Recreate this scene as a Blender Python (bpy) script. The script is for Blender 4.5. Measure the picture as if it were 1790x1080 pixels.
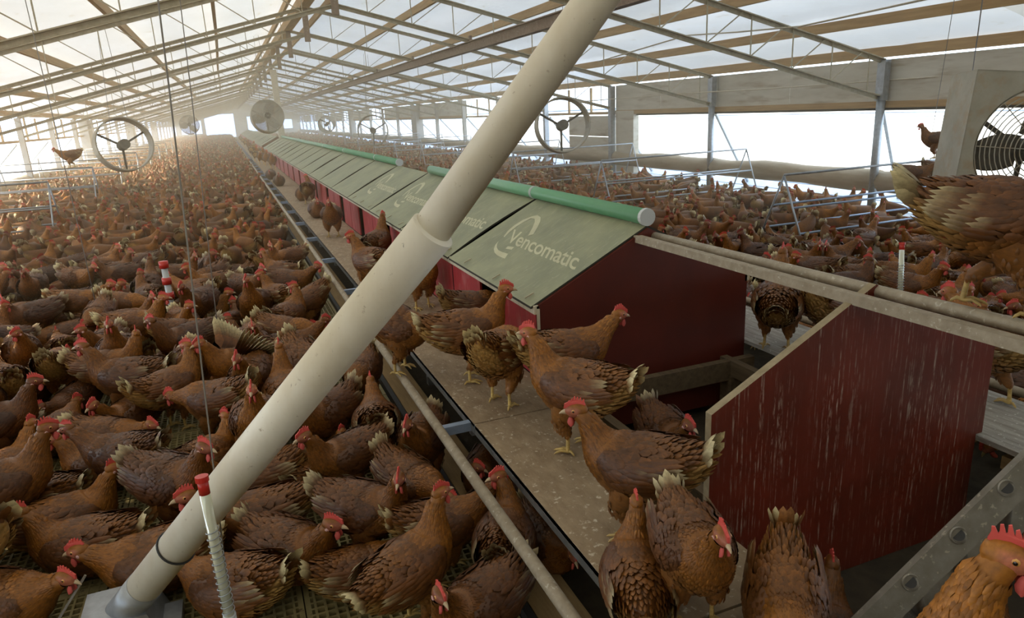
import bpy, math, random
import numpy as np
from mathutils import Vector, Matrix

for _o in list(bpy.data.objects):
    bpy.data.objects.remove(_o)
scene = bpy.context.scene
C = scene.collection
rnd = random.Random(7)
nrs = np.random.RandomState(11)

# ------------------------------------------------------------------ camera
# world: X across the house, Y along it, Z up; z = 0 is the slatted floor
FPX, IW, IH = 1220.0, 1790, 1080
CX, CY = IW / 2, IH / 2
CAMZ = 1.48
def _axes(vl=(390, 216), slope=-0.05):
    Y = np.array([vl[0] - CX, vl[1] - CY, FPX]); Y /= np.linalg.norm(Y)
    d = np.array([1, slope, 0.0]); X = d - Y * (d @ Y); X /= np.linalg.norm(X)
    Z = np.cross(Y, X)
    if Z[1] > 0: Z = -Z
    return np.stack([X, Y, Z])
RW = _axes()
CO = np.array([0, 0, CAMZ])
def at(x, y, axis, val):                      # pixel -> point on a plane of the place
    v = RW @ np.array([x - CX, y - CY, FPX]); t = (val - CO[axis]) / v[axis]
    return CO + v * t
def dep(x, y, d):                             # pixel -> point at a known depth
    return CO + RW @ (np.array([x - CX, y - CY, FPX]) * d / FPX)
def topx(p):
    v = RW.T @ (np.asarray(p, float) - CO)
    return (CX + FPX * v[0] / v[2], CY + FPX * v[1] / v[2], v[2])

cam_d = bpy.data.cameras.new('camera'); cam = bpy.data.objects.new('camera', cam_d); C.objects.link(cam)
cam_d.sensor_fit = 'HORIZONTAL'; cam_d.sensor_width = 36; cam_d.lens = 36 * FPX / IW
cam_d.clip_start = 0.05; cam_d.clip_end = 500
ax, ay, az = RW @ np.array([1, 0, 0]), RW @ np.array([0, -1, 0]), RW @ np.array([0, 0, -1])
cam.matrix_world = Matrix(((ax[0], ay[0], az[0], 0), (ax[1], ay[1], az[1], 0), (ax[2], ay[2], az[2], CAMZ), (0, 0, 0, 1)))
scene.camera = cam

# ------------------------------------------------------------------ light
vs = scene.view_settings
vs.view_transform = 'Standard'; vs.look = 'None'; vs.gamma = 1.0; vs.use_curve_mapping = False
vs.exposure = 0.63
w = bpy.data.worlds.new('daylight'); scene.world = w; w.use_nodes = True
bg = w.node_tree.nodes['Background']
bg.inputs['Color'].default_value = (0.72, 0.86, 1.0, 1); bg.inputs['Strength'].default_value = 2.6
sd = bpy.data.lights.new('sun', 'SUN'); sun = bpy.data.objects.new('sun', sd); C.objects.link(sun)
sd.energy = 11.0; sd.color = (1.0, 0.80, 0.50); sd.angle = math.radians(1.5)
sun.location = (-20, 10, 20)
sun.rotation_euler = Vector((0.83, -0.42, -0.37)).to_track_quat('-Z', 'Y').to_euler()
try:
    scene.cycles.max_bounces = 8; scene.cycles.volume_bounces = 3; scene.cycles.diffuse_bounces = 4; scene.cycles.glossy_bounces = 3
    scene.cycles.transmission_bounces = 4; scene.cycles.use_denoising = True
    scene.cycles.sample_clamp_indirect = 6.0
    scene.cycles.caustics_reflective = False; scene.cycles.caustics_refractive = False
except Exception:
    pass

# ------------------------------------------------------------------ materials
def new_mat(name):
    m = bpy.data.materials.new(name); m.use_nodes = True
    nt = m.node_tree; b = nt.nodes['Principled BSDF']
    return m, nt, b
def nd(nt, t, **k):
    n = nt.nodes.new(t)
    for a, v in k.items(): setattr(n, a, v)
    return n
def mixc(nt, fac, a, b, blend='MIX'):
    n = nd(nt, 'ShaderNodeMix', data_type='RGBA', blend_type=blend)
    for sock, v in ((n.inputs[0], fac), (n.inputs[6], a), (n.inputs[7], b)):
        if hasattr(v, 'links') or hasattr(v, 'is_output'): nt.links.new(v, sock)
        elif isinstance(v, (int, float)): sock.default_value = v
        else: sock.default_value = (*v[:3], 1)
    return n.outputs[2]
def noise(nt, scale, detail=4, stretch=(1, 1, 1), coord='Object', rough=0.6, off=(0, 0, 0)):
    tc = nd(nt, 'ShaderNodeTexCoord'); mp = nd(nt, 'ShaderNodeMapping')
    mp.inputs['Scale'].default_value = stretch; mp.inputs['Location'].default_value = off
    nt.links.new(tc.outputs[coord], mp.inputs[0])
    n = nd(nt, 'ShaderNodeTexNoise'); n.inputs['Scale'].default_value = scale
    n.inputs['Detail'].default_value = detail; n.inputs['Roughness'].default_value = rough
    nt.links.new(mp.outputs[0], n.inputs['Vector'])
    return n.outputs['Fac']
def ramp(nt, fac, lo, hi):
    n = nd(nt, 'ShaderNodeMapRange'); n.clamp = True
    n.inputs[1].default_value = lo; n.inputs[2].default_value = hi
    nt.links.new(fac, n.inputs[0]); return n.outputs[0]
def bump(nt, b, h, strength=0.3, dist=0.01):
    n = nd(nt, 'ShaderNodeBump'); n.inputs['Strength'].default_value = strength; n.inputs['Distance'].default_value = dist
    nt.links.new(h, n.inputs['Height']); nt.links.new(n.outputs[0], b.inputs['Normal'])
def simple(name, c1, c2=None, rough=0.6, metal=0.0, scale=8, stretch=(1, 1, 1), bmp=0.0, speck=None, speck_t=(0.62, 0.68), speck_s=60, speck_stretch=(1, 1, 1)):
    m, nt, b = new_mat(name)
    b.inputs['Roughness'].default_value = rough; b.inputs['Metallic'].default_value = metal
    if c2 is None:
        b.inputs['Base Color'].default_value = (*c1, 1); return m
    f = noise(nt, scale, 5, stretch)
    col = mixc(nt, ramp(nt, f, 0.3, 0.7), c1, c2)
    if speck:
        s = noise(nt, speck_s, 3, speck_stretch, off=(3.1, 1.7, 5.3))
        col = mixc(nt, ramp(nt, s, *speck_t), col, speck)
    nt.links.new(col, b.inputs['Base Color'])
    if bmp: bump(nt, b, f, bmp)
    return m

M = {}
M['roof'], nt, b = new_mat('roof_foil')
# pale insulation sheeting under a translucent roof
f = noise(nt, 1.2, 4, (1, 0.5, 1)); g = noise(nt, 6, 5, (1, 0.4, 1), off=(7, 2, 1))
colr = mixc(nt, ramp(nt, f, 0.3, 0.75), (0.86, 0.88, 0.90), (0.76, 0.77, 0.76))
colr = mixc(nt, ramp(nt, g, 0.62, 0.84), colr, (0.62, 0.57, 0.45))
nt.links.new(colr, b.inputs['Base Color']); b.inputs['Roughness'].default_value = 0.33; b.inputs['Specular IOR Level'].default_value = 0.8
tr = nd(nt, 'ShaderNodeBsdfTranslucent'); nt.links.new(colr, tr.inputs['Color'])
mx = nd(nt, 'ShaderNodeMixShader'); mx.inputs[0].default_value = 0.17
nt.links.new(b.outputs[0], mx.inputs[1]); nt.links.new(tr.outputs[0], mx.inputs[2])
nt.links.new(mx.outputs[0], nt.nodes['Material Output'].inputs[0])
bump(nt, b, noise(nt, 2.5, 3, (1, 0.6, 1)), 0.5, 0.05)

m, nt, b = new_mat('unseen_roof_dimmer'); M['dim_roof'] = m  # duller near-roof sheet, added out of view to temper the foreground light
f = noise(nt, 2, 4); colr = mixc(nt, f, (0.62, 0.61, 0.57), (0.5, 0.48, 0.43)); nt.links.new(colr, b.inputs['Base Color'])
tr = nd(nt, 'ShaderNodeBsdfTranslucent'); nt.links.new(colr, tr.inputs['Color'])
mx = nd(nt, 'ShaderNodeMixShader'); mx.inputs[0].default_value = 0.22
nt.links.new(b.outputs[0], mx.inputs[1]); nt.links.new(tr.outputs[0], mx.inputs[2]); nt.links.new(mx.outputs[0], nt.nodes['Material Output'].inputs[0])
M['wood'] = simple('dusty_timber', (0.50, 0.33, 0.16), (0.36, 0.23, 0.11), 0.8, scale=5, stretch=(6, .4, 6), bmp=.2)
M['brownsteel'] = simple('dusty_brown_beam', (0.30, 0.22, 0.16), (0.21, 0.15, 0.11), 0.75, scale=14, bmp=.2, speck=(0.5, 0.45, 0.38))
M['steel'] = simple('dusty_galvanised_steel', (0.52, 0.47, 0.34), (0.37, 0.32, 0.21), 0.6, 0.1, scale=18, speck=(0.50, 0.40, 0.25))
M['zinc'] = simple('galvanised_steel', (0.42, 0.45, 0.48), (0.30, 0.32, 0.34), 0.42, 0.6, scale=20)
M['bluezinc'] = simple('bluish_perch_tube', (0.36, 0.46, 0.62), (0.28, 0.36, 0.5), 0.4, 0.3, scale=20)
M['beige'] = simple('dusty_beige_panel', (0.62, 0.58, 0.48), (0.50, 0.45, 0.35), 0.7, scale=3, stretch=(1, .5, 2.5), bmp=.1, speck=(0.33, 0.24, 0.14), speck_s=4, speck_t=(.55, .8), speck_stretch=(1, .3, 2))
M['curtain'] = simple('dusty_curtain_fabric', (0.42, 0.34, 0.24), (0.30, 0.23, 0.15), 0.85, scale=6, stretch=(1, .3, 2), bmp=.3)
M['concrete'] = simple('pale_concrete', (0.46, 0.43, 0.38), (0.36, 0.33, 0.28), 0.85, scale=5, bmp=.2)
M['net'] = simple('dark_netting', (0.10, 0.10, 0.10), (0.16, 0.15, 0.14), 0.9, scale=120)
M['litter'] = simple('brown_litter', (0.20, 0.145, 0.095), (0.13, 0.09, 0.055), 0.95, scale=9, bmp=.6, speck=(0.30, 0.23, 0.15), speck_s=45)
M['slatfloor'] = simple('dirty_floor_under_slats', (0.06, 0.046, 0.026), (0.032, 0.024, 0.014), 0.95, scale=14, bmp=.4)
M['slat'] = simple('olive_plastic_slat', (0.34, 0.28, 0.12), (0.20, 0.17, 0.08), 0.6, scale=6, speck=(0.15, 0.1, 0.05), speck_s=30)
M['ground'] = simple('bright_yard_concrete', (0.62, 0.62, 0.6), (0.5, 0.5, 0.48), 0.9, scale=1)
M['outsheet'] = simple('pale_blue_sheet', (0.55, 0.62, 0.75), (0.45, 0.52, 0.66), 0.5, scale=3)
M['board'] = simple('soiled_plywood', (0.36, 0.27, 0.17), (0.22, 0.155, 0.09), 0.85, scale=13, stretch=(1.4, .7, 1), bmp=.45, speck=(0.58, 0.50, 0.38), speck_s=55, speck_t=(.60, .70))
M['greywood'] = simple('weathered_grey_wood', (0.42, 0.40, 0.36), (0.2, 0.18, 0.15), 0.9, scale=10, stretch=(5, .5, 5), bmp=.4, speck=(.65, .64, .6))
M['plank'] = simple('yellow_plank', (0.34, 0.23, 0.10), (0.22, 0.14, 0.06), 0.85, scale=10, stretch=(4, .5, 4), bmp=.2)
M['darkwood'] = simple('shade_dark_soiled_timber', (0.15, 0.105, 0.055), (0.08, 0.055, 0.03), 0.9, scale=10, stretch=(4, .5, 4), bmp=.2)  # plank colour darkened for the shade under the nests, with soiling
M['teal'] = simple('dark_teal_panel', (0.055, 0.065, 0.06), (0.03, 0.035, 0.032), 0.7, scale=9, speck=(.2, .18, .13))
M['perch'] = simple('worn_perch_tube', (0.40, 0.34, 0.25), (0.27, 0.22, 0.15), 0.65, scale=28, bmp=.3, speck=(.5, .45, .36))
M['dark'] = simple('painted_interior_shade', (0.012, 0.010, 0.009), rough=0.9)  # near black in place of the shade inside the nest boxes
M['cream'] = simple('cream_eave_strip', (0.66, 0.60, 0.45), (0.52, 0.46, 0.33), 0.7, scale=30)
M['cable'] = simple('grey_cable', (0.30, 0.28, 0.25), rough=0.6)
M['rope'] = simple('pale_cord', (0.62, 0.56, 0.44), (0.5, 0.44, 0.33), 0.8, scale=40)
M['green'] = simple('green_plastic_pipe', (0.13, 0.36, 0.19), (0.19, 0.40, 0.24), 0.32, scale=7, stretch=(1, .3, 1))
M['capgrey'] = simple('pale_grey_plastic', (0.55, 0.58, 0.58), rough=0.4)
M['redcap'] = simple('red_plastic_cap', (0.55, 0.03, 0.02), rough=0.3)
M['black'] = simple('black_rubber', (0.02, 0.02, 0.02), rough=0.6)
M['alu'] = simple('aluminium_profile', (0.34, 0.32, 0.28), (0.24, 0.22, 0.18), 0.5, 0.55, scale=24, speck=(.5, .45, .36))
M['fan'] = simple('galvanised_fan_housing', (0.50, 0.47, 0.38), (0.38, 0.35, 0.27), 0.55, 0.3, scale=5, speck=(.42, .3, .17), speck_s=9, speck_t=(.5, .8))
M['fandark'] = simple('dusty_fan_motor', (0.13, 0.12, 0.10), (0.2, 0.18, 0.14), 0.8, scale=20)
M['red'] = simple('red_nest_flap', (0.40, 0.022, 0.028), (0.27, 0.018, 0.02), 0.5, scale=6, stretch=(1, 3, .6), speck=(0.62, 0.26, 0.24), speck_s=5, speck_t=(.52, .95), speck_stretch=(1, 3, 1))
# clear-ish sight tube
m, nt, b = new_mat('clear_sight_tube'); M['clear'] = m
b.inputs['Base Color'].default_value = (0.80, 0.82, 0.62, 1); b.inputs['Roughness'].default_value = 0.15; b.inputs['Transmission Weight'].default_value = 0.35
# feed tube: white PVC, brown dust on its upper side and scratches
m, nt, b = new_mat('dirty_white_pvc'); M['pvc'] = m
f = noise(nt, 5, 5, (1, 1, .5)); s = noise(nt, 55, 4, off=(2, 2, 2)); sc = noise(nt, 16, 4, (6, 6, .8), off=(5, 1, 0))
col = mixc(nt, ramp(nt, f, 0.35, 0.75), (0.84, 0.80, 0.68), (0.66, 0.58, 0.42))
col = mixc(nt, ramp(nt, s, 0.66, 0.80), col, (0.34, 0.25, 0.14))
col = mixc(nt, ramp(nt, sc, 0.70, 0.76), col, (0.22, 0.18, 0.13))
nt.links.new(col, b.inputs['Base Color']); b.inputs['Roughness'].default_value = 0.42; bump(nt, b, s, .15, .004)
# nest roof lids: grey green felt with paler dust
m, nt, b = new_mat('olive_nest_lid'); M['lid'] = m
f = noise(nt, 3.5, 6, (1, 1, 1)); s = noise(nt, 22, 5, (.5, 3, 1), off=(4, 4, 4)); t = noise(nt, 70, 3, off=(1, 8, 3))
col = mixc(nt, ramp(nt, f, 0.32, 0.72), (0.21, 0.225, 0.145), (0.33, 0.335, 0.20))
col = mixc(nt, ramp(nt, s, 0.55, 0.85), col, (0.42, 0.40, 0.26))
col = mixc(nt, ramp(nt, t, 0.70, 0.76), col, (0.60, 0.55, 0.42))
nt.links.new(col, b.inputs['Base Color']); b.inputs['Roughness'].default_value = 0.62; bump(nt, b, s, .12, .005)
M['lidedge'] = simple('dark_lid_rim', (0.05, 0.045, 0.032), (0.03, 0.027, 0.02), 0.9, scale=20)  # rims coloured darker than the lid tops
M['print'] = simple('cream_print', (0.56, 0.55, 0.36), (0.48, 0.46, 0.30), 0.65, scale=12)
# nest end panel: dark red film-faced plywood with run-down droppings
m, nt, b = new_mat('dark_red_panel'); M['redpanel'] = m
f = noise(nt, 3, 4, (1, 1, .7)); st = noise(nt, 60, 5, (2.2, 1, .045), off=(3, 0, 1)); br = noise(nt, 70, 4, (1, 1, .30), off=(1, 5, 2))
z = noise(nt, 2.2, 2, (2.0, 1, .3), off=(9.2, 0, 4)); fl = noise(nt, 75, 3, off=(2, 9, 4))
col = mixc(nt, ramp(nt, f, 0.3, 0.75), (0.20, 0.028, 0.013), (0.085, 0.018, 0.010))
mm = nd(nt, 'ShaderNodeMath', operation='MULTIPLY'); nt.links.new(ramp(nt, st, 0.52, 0.61), mm.inputs[0]); nt.links.new(ramp(nt, br, 0.44, 0.66), mm.inputs[1])
m2 = nd(nt, 'ShaderNodeMath', operation='MULTIPLY'); nt.links.new(mm.outputs[0], m2.inputs[0]); nt.links.new(ramp(nt, z, 0.36, 0.52), m2.inputs[1])
M['_streak'] = m2
col = mixc(nt, m2.outputs[0], col, (0.44, 0.35, 0.28))
col = mixc(nt, ramp(nt, fl, 0.73, 0.77), col, (0.45, 0.33, 0.27))
nt.links.new(col, b.inputs['Base Color']); b.inputs['Roughness'].default_value = 0.36
del M['_streak']
M['redclean'] = simple('dark_red_end_panel', (0.13, 0.022, 0.012), (0.08, 0.016, 0.010), 0.42, scale=3, speck=(.35, .25, .2), speck_s=60, speck_t=(.74, .78))
M['edge'] = simple('raw_plywood_edge', (0.36, 0.29, 0.18), (0.24, 0.19, 0.11), 0.85, scale=30)

# plumage: colour stored on the feathers, one tone per bird
def hen_mat(name, rough, spec=0.3, tone=True, fine=True):
    m, nt, b = new_mat(name)
    a = nd(nt, 'ShaderNodeAttribute', attribute_name='col')
    col = a.outputs['Color']
    if fine:
        n = noise(nt, 90, 3, (.5, 1, 1))
        col = mixc(nt, 1.0, col, mixc(nt, ramp(nt, n, .25, .75), (0.56, 0.53, 0.46), (1.08, 1.04, 0.92)), 'MULTIPLY')
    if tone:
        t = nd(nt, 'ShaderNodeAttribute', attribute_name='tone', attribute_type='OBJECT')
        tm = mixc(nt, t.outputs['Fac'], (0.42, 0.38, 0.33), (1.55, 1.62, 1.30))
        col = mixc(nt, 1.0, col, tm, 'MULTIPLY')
    nt.links.new(col, b.inputs['Base Color'])
    b.inputs['Roughness'].default_value = rough; b.inputs['Specular IOR Level'].default_value = spec
    return m
M['hen'] = hen_mat('brown_plumage', 0.48, 0.45)
M['flock'] = hen_mat('brown_plumage_flock', 0.65, tone=False)
M['flesh'] = hen_mat('red_comb_skin', 0.5, 0.4, tone=False, fine=False)
M['horn'] = simple('pale_beak_horn', (0.55, 0.42, 0.26), (0.46, 0.33, 0.2), 0.45, scale=60)
M['eye'] = hen_mat('hen_eye', 0.12, 0.6, tone=False, fine=False)

# ------------------------------------------------------------------ mesh helpers
class MB:
    def __init__(s): s.v = []; s.f = []; s.mi = []
    def add(s, vs_, fs, mi=0):
        o = len(s.v); s.v += [tuple(map(float, p)) for p in vs_]
        s.f += [tuple(i + o for i in q) for q in fs]; s.mi += [mi] * len(fs); return s
    def box(s, lo, hi, mi=0):
        x0, y0, z0 = lo; x1, y1, z1 = hi
        return s.add([(x0, y0, z0), (x1, y0, z0), (x1, y1, z0), (x0, y1, z0), (x0, y0, z1), (x1, y0, z1), (x1, y1, z1), (x0, y1, z1)],
                     [(0, 3, 2, 1), (4, 5, 6, 7), (0, 1, 5, 4), (1, 2, 6, 5), (2, 3, 7, 6), (3, 0, 4, 7)], mi)
    def bar(s, a, b, wd, ht, mi=0, up=(0, 0, 1)):
        a, b = np.array(a, float), np.array(b, float); d = b - a; d /= np.linalg.norm(d)
        sd_ = np.cross(d, np.array(up, float)); sd_ /= np.linalg.norm(sd_) + 1e-9; u = np.cross(sd_, d)
        q = [a - sd_ * wd / 2 - u * ht / 2, a + sd_ * wd / 2 - u * ht / 2, a + sd_ * wd / 2 + u * ht / 2, a - sd_ * wd / 2 + u * ht / 2]
        q += [p + (b - a) for p in q]
        return s.add(q, [(0, 1, 2, 3), (7, 6, 5, 4), (0, 4, 5, 1), (1, 5, 6, 2), (2, 6, 7, 3), (3, 7, 4, 0)], mi)
    def tube(s, pts, r, n=10, mi=0, cap=True):
        pts = [np.array(p, float) for p in pts]
        if not hasattr(r, '__len__'): r = [r] * len(pts)
        sd_ = None; rings = []
        for i, p in enumerate(pts):
            t = (pts[min(i + 1, len(pts) - 1)] - pts[max(i - 1, 0)]); t /= np.linalg.norm(t) + 1e-12
            if sd_ is None:
                ref = np.array([0, 0, 1.0]) if abs(t[2]) < .9 else np.array([1.0, 0, 0]); sd_ = np.cross(t, ref)
            sd_ = sd_ - t * (sd_ @ t); sd_ /= np.linalg.norm(sd_); u = np.cross(sd_, t)
            rings.append([p + (sd_ * math.cos(a) + u * math.sin(a)) * r[i] for a in (2 * math.pi * k / n for k in range(n))])
        vv = [q for rg in rings for q in rg]
        ff = [(i * n + k, i * n + (k + 1) % n, (i + 1) * n + (k + 1) % n, (i + 1) * n + k) for i in range(len(pts) - 1) for k in range(n)]
        if cap: ff += [tuple(range(n))[::-1], tuple((len(pts) - 1) * n + k for k in range(n))]
        return s.add(vv, ff, mi)
    def prism(s, poly, ax_, lo, hi, mi=0, mi_side=None):        # poly in the two other axes
        n = len(poly); vv = []
        for c in (lo, hi):
            for p in poly:
                q = list(p); q.insert(ax_, c); vv.append(q)
        s.add(vv, [tuple(range(n)), tuple(range(2 * n - 1, n - 1, -1))], mi)
        o = len(s.v) - 2 * n
        s.f += [(o + k, o + n + k, o + n + (k + 1) % n, o + (k + 1) % n) for k in range(n)]
        s.mi += [mi if mi_side is None else mi_side] * n
        return s
    def mesh(s, name, mats, smooth=False):
        me = bpy.data.meshes.new(name); me.from_pydata(s.v, [], s.f)
        for m_ in (mats if isinstance(mats, (list, tuple)) else [mats]): me.materials.append(M[m_] if isinstance(m_, str) else m_)
        if any(s.mi): me.polygons.foreach_set('material_index', s.mi)
        if smooth: me.polygons.foreach_set('use_smooth', [True] * len(s.f))
        me.validate(); me.update(); return me
    def build(s, name, mats, parent=None, smooth=False, origin=None):
        if origin is not None:
            s.v = [(p[0] - origin[0], p[1] - origin[1], p[2] - origin[2]) for p in s.v]
        o = link(name, s.mesh(name, mats, smooth), parent)
        if origin is not None: o.location = origin
        return o
def link(name, data, parent=None, loc=None):
    o = bpy.data.objects.new(name, data); C.objects.link(o)
    if parent is not None: o.parent = parent
    if loc is not None: o.location = loc
    return o
def tag(o, label, cat, group=None):
    o['label'] = label; o['category'] = cat
    if group: o['group'] = group
    return o
def thing(name, label, cat, loc=(0, 0, 0), group=None):
    return tag(link(name, None, None, loc), label, cat, group)
def local(o, p): return (p[0] - o.location[0], p[1] - o.location[1], p[2] - o.location[2])
def structure(o): o['kind'] = 'structure'; return o
def boxmesh(name, size, mat):                  # centred box, shared by alike pieces
    x, y, z_ = size; return MB().box((-x / 2, -y / 2, -z_ / 2), (x / 2, y / 2, z_ / 2)).mesh(name, mat)

# ------------------------------------------------------------------ dimensions of the house
XR, XL, XM = 8.2, -4.86, 1.68                 # side walls and ridge line
YF, YB = -4.0, 88.0
XST = 4.62                                    # edge of the slatted floor on the window side
LIT = -0.20                                   # litter level beside the right wall
SL = 0.248                                    # roof slope
ZE = 1.84                                     # top chord at the wall
def ztop(x): return ZE + SL * ((XR - x) if x > XM else (x - XL))
FY = [7.1 + 3.55 * k for k in range(-2, 23)]  # frames
PZ = 0.33                                     # nest platform level
HAZE = 0.020

# ================================================================== SETTING
mb = MB()
mb.add([(XL - .1, YF, -.03), (XST, YF, -.03), (XST, YB, -.03), (XL - .1, YB, -.03)], [(0, 1, 2, 3)], 0)
mb.add([(XST, YF, LIT), (XR + .1, YF, LIT), (XR + .1, YB, LIT), (XST, YB, LIT)], [(0, 1, 2, 3)], 1)
mb.add([(XST, YF, LIT), (XST, YF, -.03), (XST, YB, -.03), (XST, YB, LIT)], [(0, 1, 2, 3)], 0)
floor = structure(mb.build('floor', ['slatfloor', 'litter']))
# plastic slat tiles with square holes
mb = MB(); T, NB = .60, 20
for k in range(NB + 1):
    c = -T / 2 + T * k / NB; wd = .004 if 0 < k < NB else .0085
    c = min(max(c, -T / 2 + wd), T / 2 - wd)
    mb.box((c - wd, -T / 2, -.022), (c + wd, T / 2, 0)); mb.box((-T / 2, c - wd, -.022), (T / 2, c + wd, -.0015))
slat_me = mb.mesh('slat_tile', 'slat')
for i in range(7):
    for j in range(13):
        link('slat_tile', slat_me, floor, (.62 - T / 2 - i * (T + .004), 1.2 + T / 2 + j * (T + .004), rnd.uniform(-.004, 0)))

# ceiling: pale sheets with sagging folds, purlins under them
mb = MB()
for x0, x1 in ((XM, XR + .25), (XM, XL - .25)):
    nx, ny = 28, 160
    vv = []; ff = []
    for i in range(nx + 1):
        x = x0 + (x1 - x0) * i / nx
        for j in range(ny + 1):
            y = YF + (YB - YF) * j / ny
            sag = .02 * math.sin(i * 2 * math.pi / (nx / 6.0)) + .012 * math.sin(j * 1.7 + i * .6)
            zz = ZE + SL * ((XR - x) if x1 > x0 else (x - XL)) + .20 + sag
            vv.append((x, y, zz))
    for i in range(nx):
        for j in range(ny):
            a = i * (ny + 1) + j; ff.append((a, a + 1, a + ny + 2, a + ny + 1))
    mb.add(vv, ff); mb.mi[-len(ff):] = [1 if YF + (YB - YF) * (q % ny + .5) / ny < 5.2 else 0 for q in range(len(ff))]  # unseen near end takes the added dim sheet
ceil = structure(mb.build('ceiling', ['roof', 'dim_roof'], smooth=True))
for sgn in (1, -1):
    for k in range(5):
        d = .35 + k * 1.22
        x = XM + sgn * d
        zz = ztop(x) + .02 + .0575
        mbp = MB()
        for j in range(24):                    # slightly wavering timber
            y0, y1 = YF + (YB - YF) * j / 24, YF + (YB - YF) * (j + 1) / 24
            mbp.bar((x + .015 * math.sin(j * 1.3 + k), y0, zz), (x + .015 * math.sin(j * 1.3 + 1.3 + k), y1, zz), .05, .115)
        mbp.build('purlin', 'wood', ceil)
mb = MB(); mb.box((XM - .09, YF, ztop(XM) - .02), (XM + .09, YB, ztop(XM) + .16)); mb.build('ridge_board', 'wood', ceil)

# side walls: eave board, valance panels, posts, rolled curtain, low kerb; daylight openings between
def side_wall(name, X, s):
    o = structure(MB().box((X - .05, YF, ZE + .06), (X + .05, YB, ZE + .19)).build(name, 'wood'))
    fz = LIT if s > 0 else -.03
    MB().box((X - .06, YF, fz - .2), (X + .06, YB, fz + .06)).build('kerb', 'concrete', o)
    ys = [YF] + FY + [YB]
    roll_n = 12
    for i in range(len(ys) - 1):
        y0, y1 = ys[i], ys[i + 1]
        bay = i
        mid = (y0 + y1) / 2
        if y1 - y0 < .5: continue
        # rolled-up curtain along the sill, lumpy
        pts = []; rr = []
        for k in range(9):
            t = k / 8; pts.append((X - s * .02, y0 + (y1 - y0) * t, .305 + .012 * math.sin(9 * t + i))); rr.append(.150 + .012 * math.sin(13 * t + 2 * i))
        MB().tube(pts, rr, roll_n).build('curtain_roll', 'curtain', o, smooth=True)
        # upper valance
        open_top = (s > 0 and 14.0 < mid < 24) or (bay > 11 and bay % 3 == 0) or (s < 0 and (bay % 4 == 2 or bay > 5))
        if not open_top:
            n = 2
            for k in range(n):
                a, b_ = y0 + (y1 - y0) * k / n, y0 + (y1 - y0) * (k + 1) / n
                MB().box((X - .015, a + .006, 1.33), (X + .015, b_ - .006, ZE + .03)).build('valance_panel', 'beige', o)
            MB().box((X - s * .03 - .03, y0, 1.26), (X - s * .03 + .03, y1, 1.345)).build('lintel_board', 'wood', o)
            MB().box((X - .004, y0, 1.225), (X + .004, y1, 1.26)).build('net_strip', 'net', o)
        else:
            MB().box((X - .03, y0, 1.26), (X + .03, y1, 1.32)).build('lintel_board', 'wood', o)
            for k in (1, 2):
                a = y0 + (y1 - y0) * k / 3
                MB().box((X - .02, a - .03, 1.32), (X + .02, a + .03, ZE + .03)).build('stud', 'wood', o)
    for i, y in enumerate(FY):
        if s > 0 and i in (2, 3):
            MB().tube([(X - s * .12, y, fz), (X - s * .12, y, ZE - .42)], .055, 12).build('post', 'zinc', o, smooth=True)
            MB().box((X - s * .12 - .05, y - .06, ZE - .48), (X - s * .12 + .05, y + .06, ZE + .02)).build('post_head', 'zinc', o)
        else:
            MB().box((X - s * .12 - .06, y - .06, fz), (X - s * .12 + .06, y + .06, ZE + .02)).build('post', 'zinc' if i < 6 else 'concrete', o)
        # raking outside brace
        MB().bar((X + s * .05, y + .1, 1.22), (X + s * 1.6, y + 1.0, -.2), .04, .04).build('brace', 'zinc', o)
    return o
wall_r = side_wall('wall_right', XR, 1)
wall_l = side_wall('wall_left', XL, -1)
# solid cream panels in one bay and broad piers further along
for k in range(3):
    MB().box((XR - .05, 14.45, LIT + .48 * k + .01), (XR + .02, 16.5, LIT + .48 * (k + 1) - .01)).build('wall_panel', 'beige', wall_r)
for y in (13.55, 31.9, 49.6, 67):
    if y > 20: MB().box((XR - .22, y - .45, LIT), (XR + .1, y + .45, 1.86)).build('pier', 'concrete', wall_r)
MB().box((XR - .08, 13.35, LIT), (XR + .05, 14.1, 1.33)).build('pier', 'beige', wall_r)
for y in (17.7, 31, 45, 60):
    MB().box((XL - .1, y - .45, -.03), (XL + .2, y + .45, 1.86)).build('pier', 'concrete', wall_l)
# gable ends
def gable(name, y, holes):
    m_ = MB()
    xs = sorted(set([XL - .1, XM, XR + .1] + [h[0] for h in holes] + [h[1] for h in holes]))
    for a, b_ in zip(xs[:-1], xs[1:]):
        za, zb = ztop(a) + .2, ztop(b_) + .2
        h = [q for q in holes if q[0] <= a and q[1] >= b_]
        zlo = LIT - .1
        if h:
            m_.prism([(a, zlo), (b_, zlo), (b_, h[0][2]), (a, h[0][2])], 1, y, y + .1)
            zlo = h[0][3]
        m_.prism([(a, zlo), (b_, zlo), (b_, zb), (a, za)], 1, y, y + .1)
    return structure(m_.build(name, 'beige'))
gable('wall_back', YB, [(-1.9, 1.2, -.3, 2.5), (2.6, 4.6, .5, 2.1), (-4.4, -2.3, .5, 1.9), (5.5, 7.5, .6, 1.6)])
gable('wall_front', YF, [])

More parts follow.
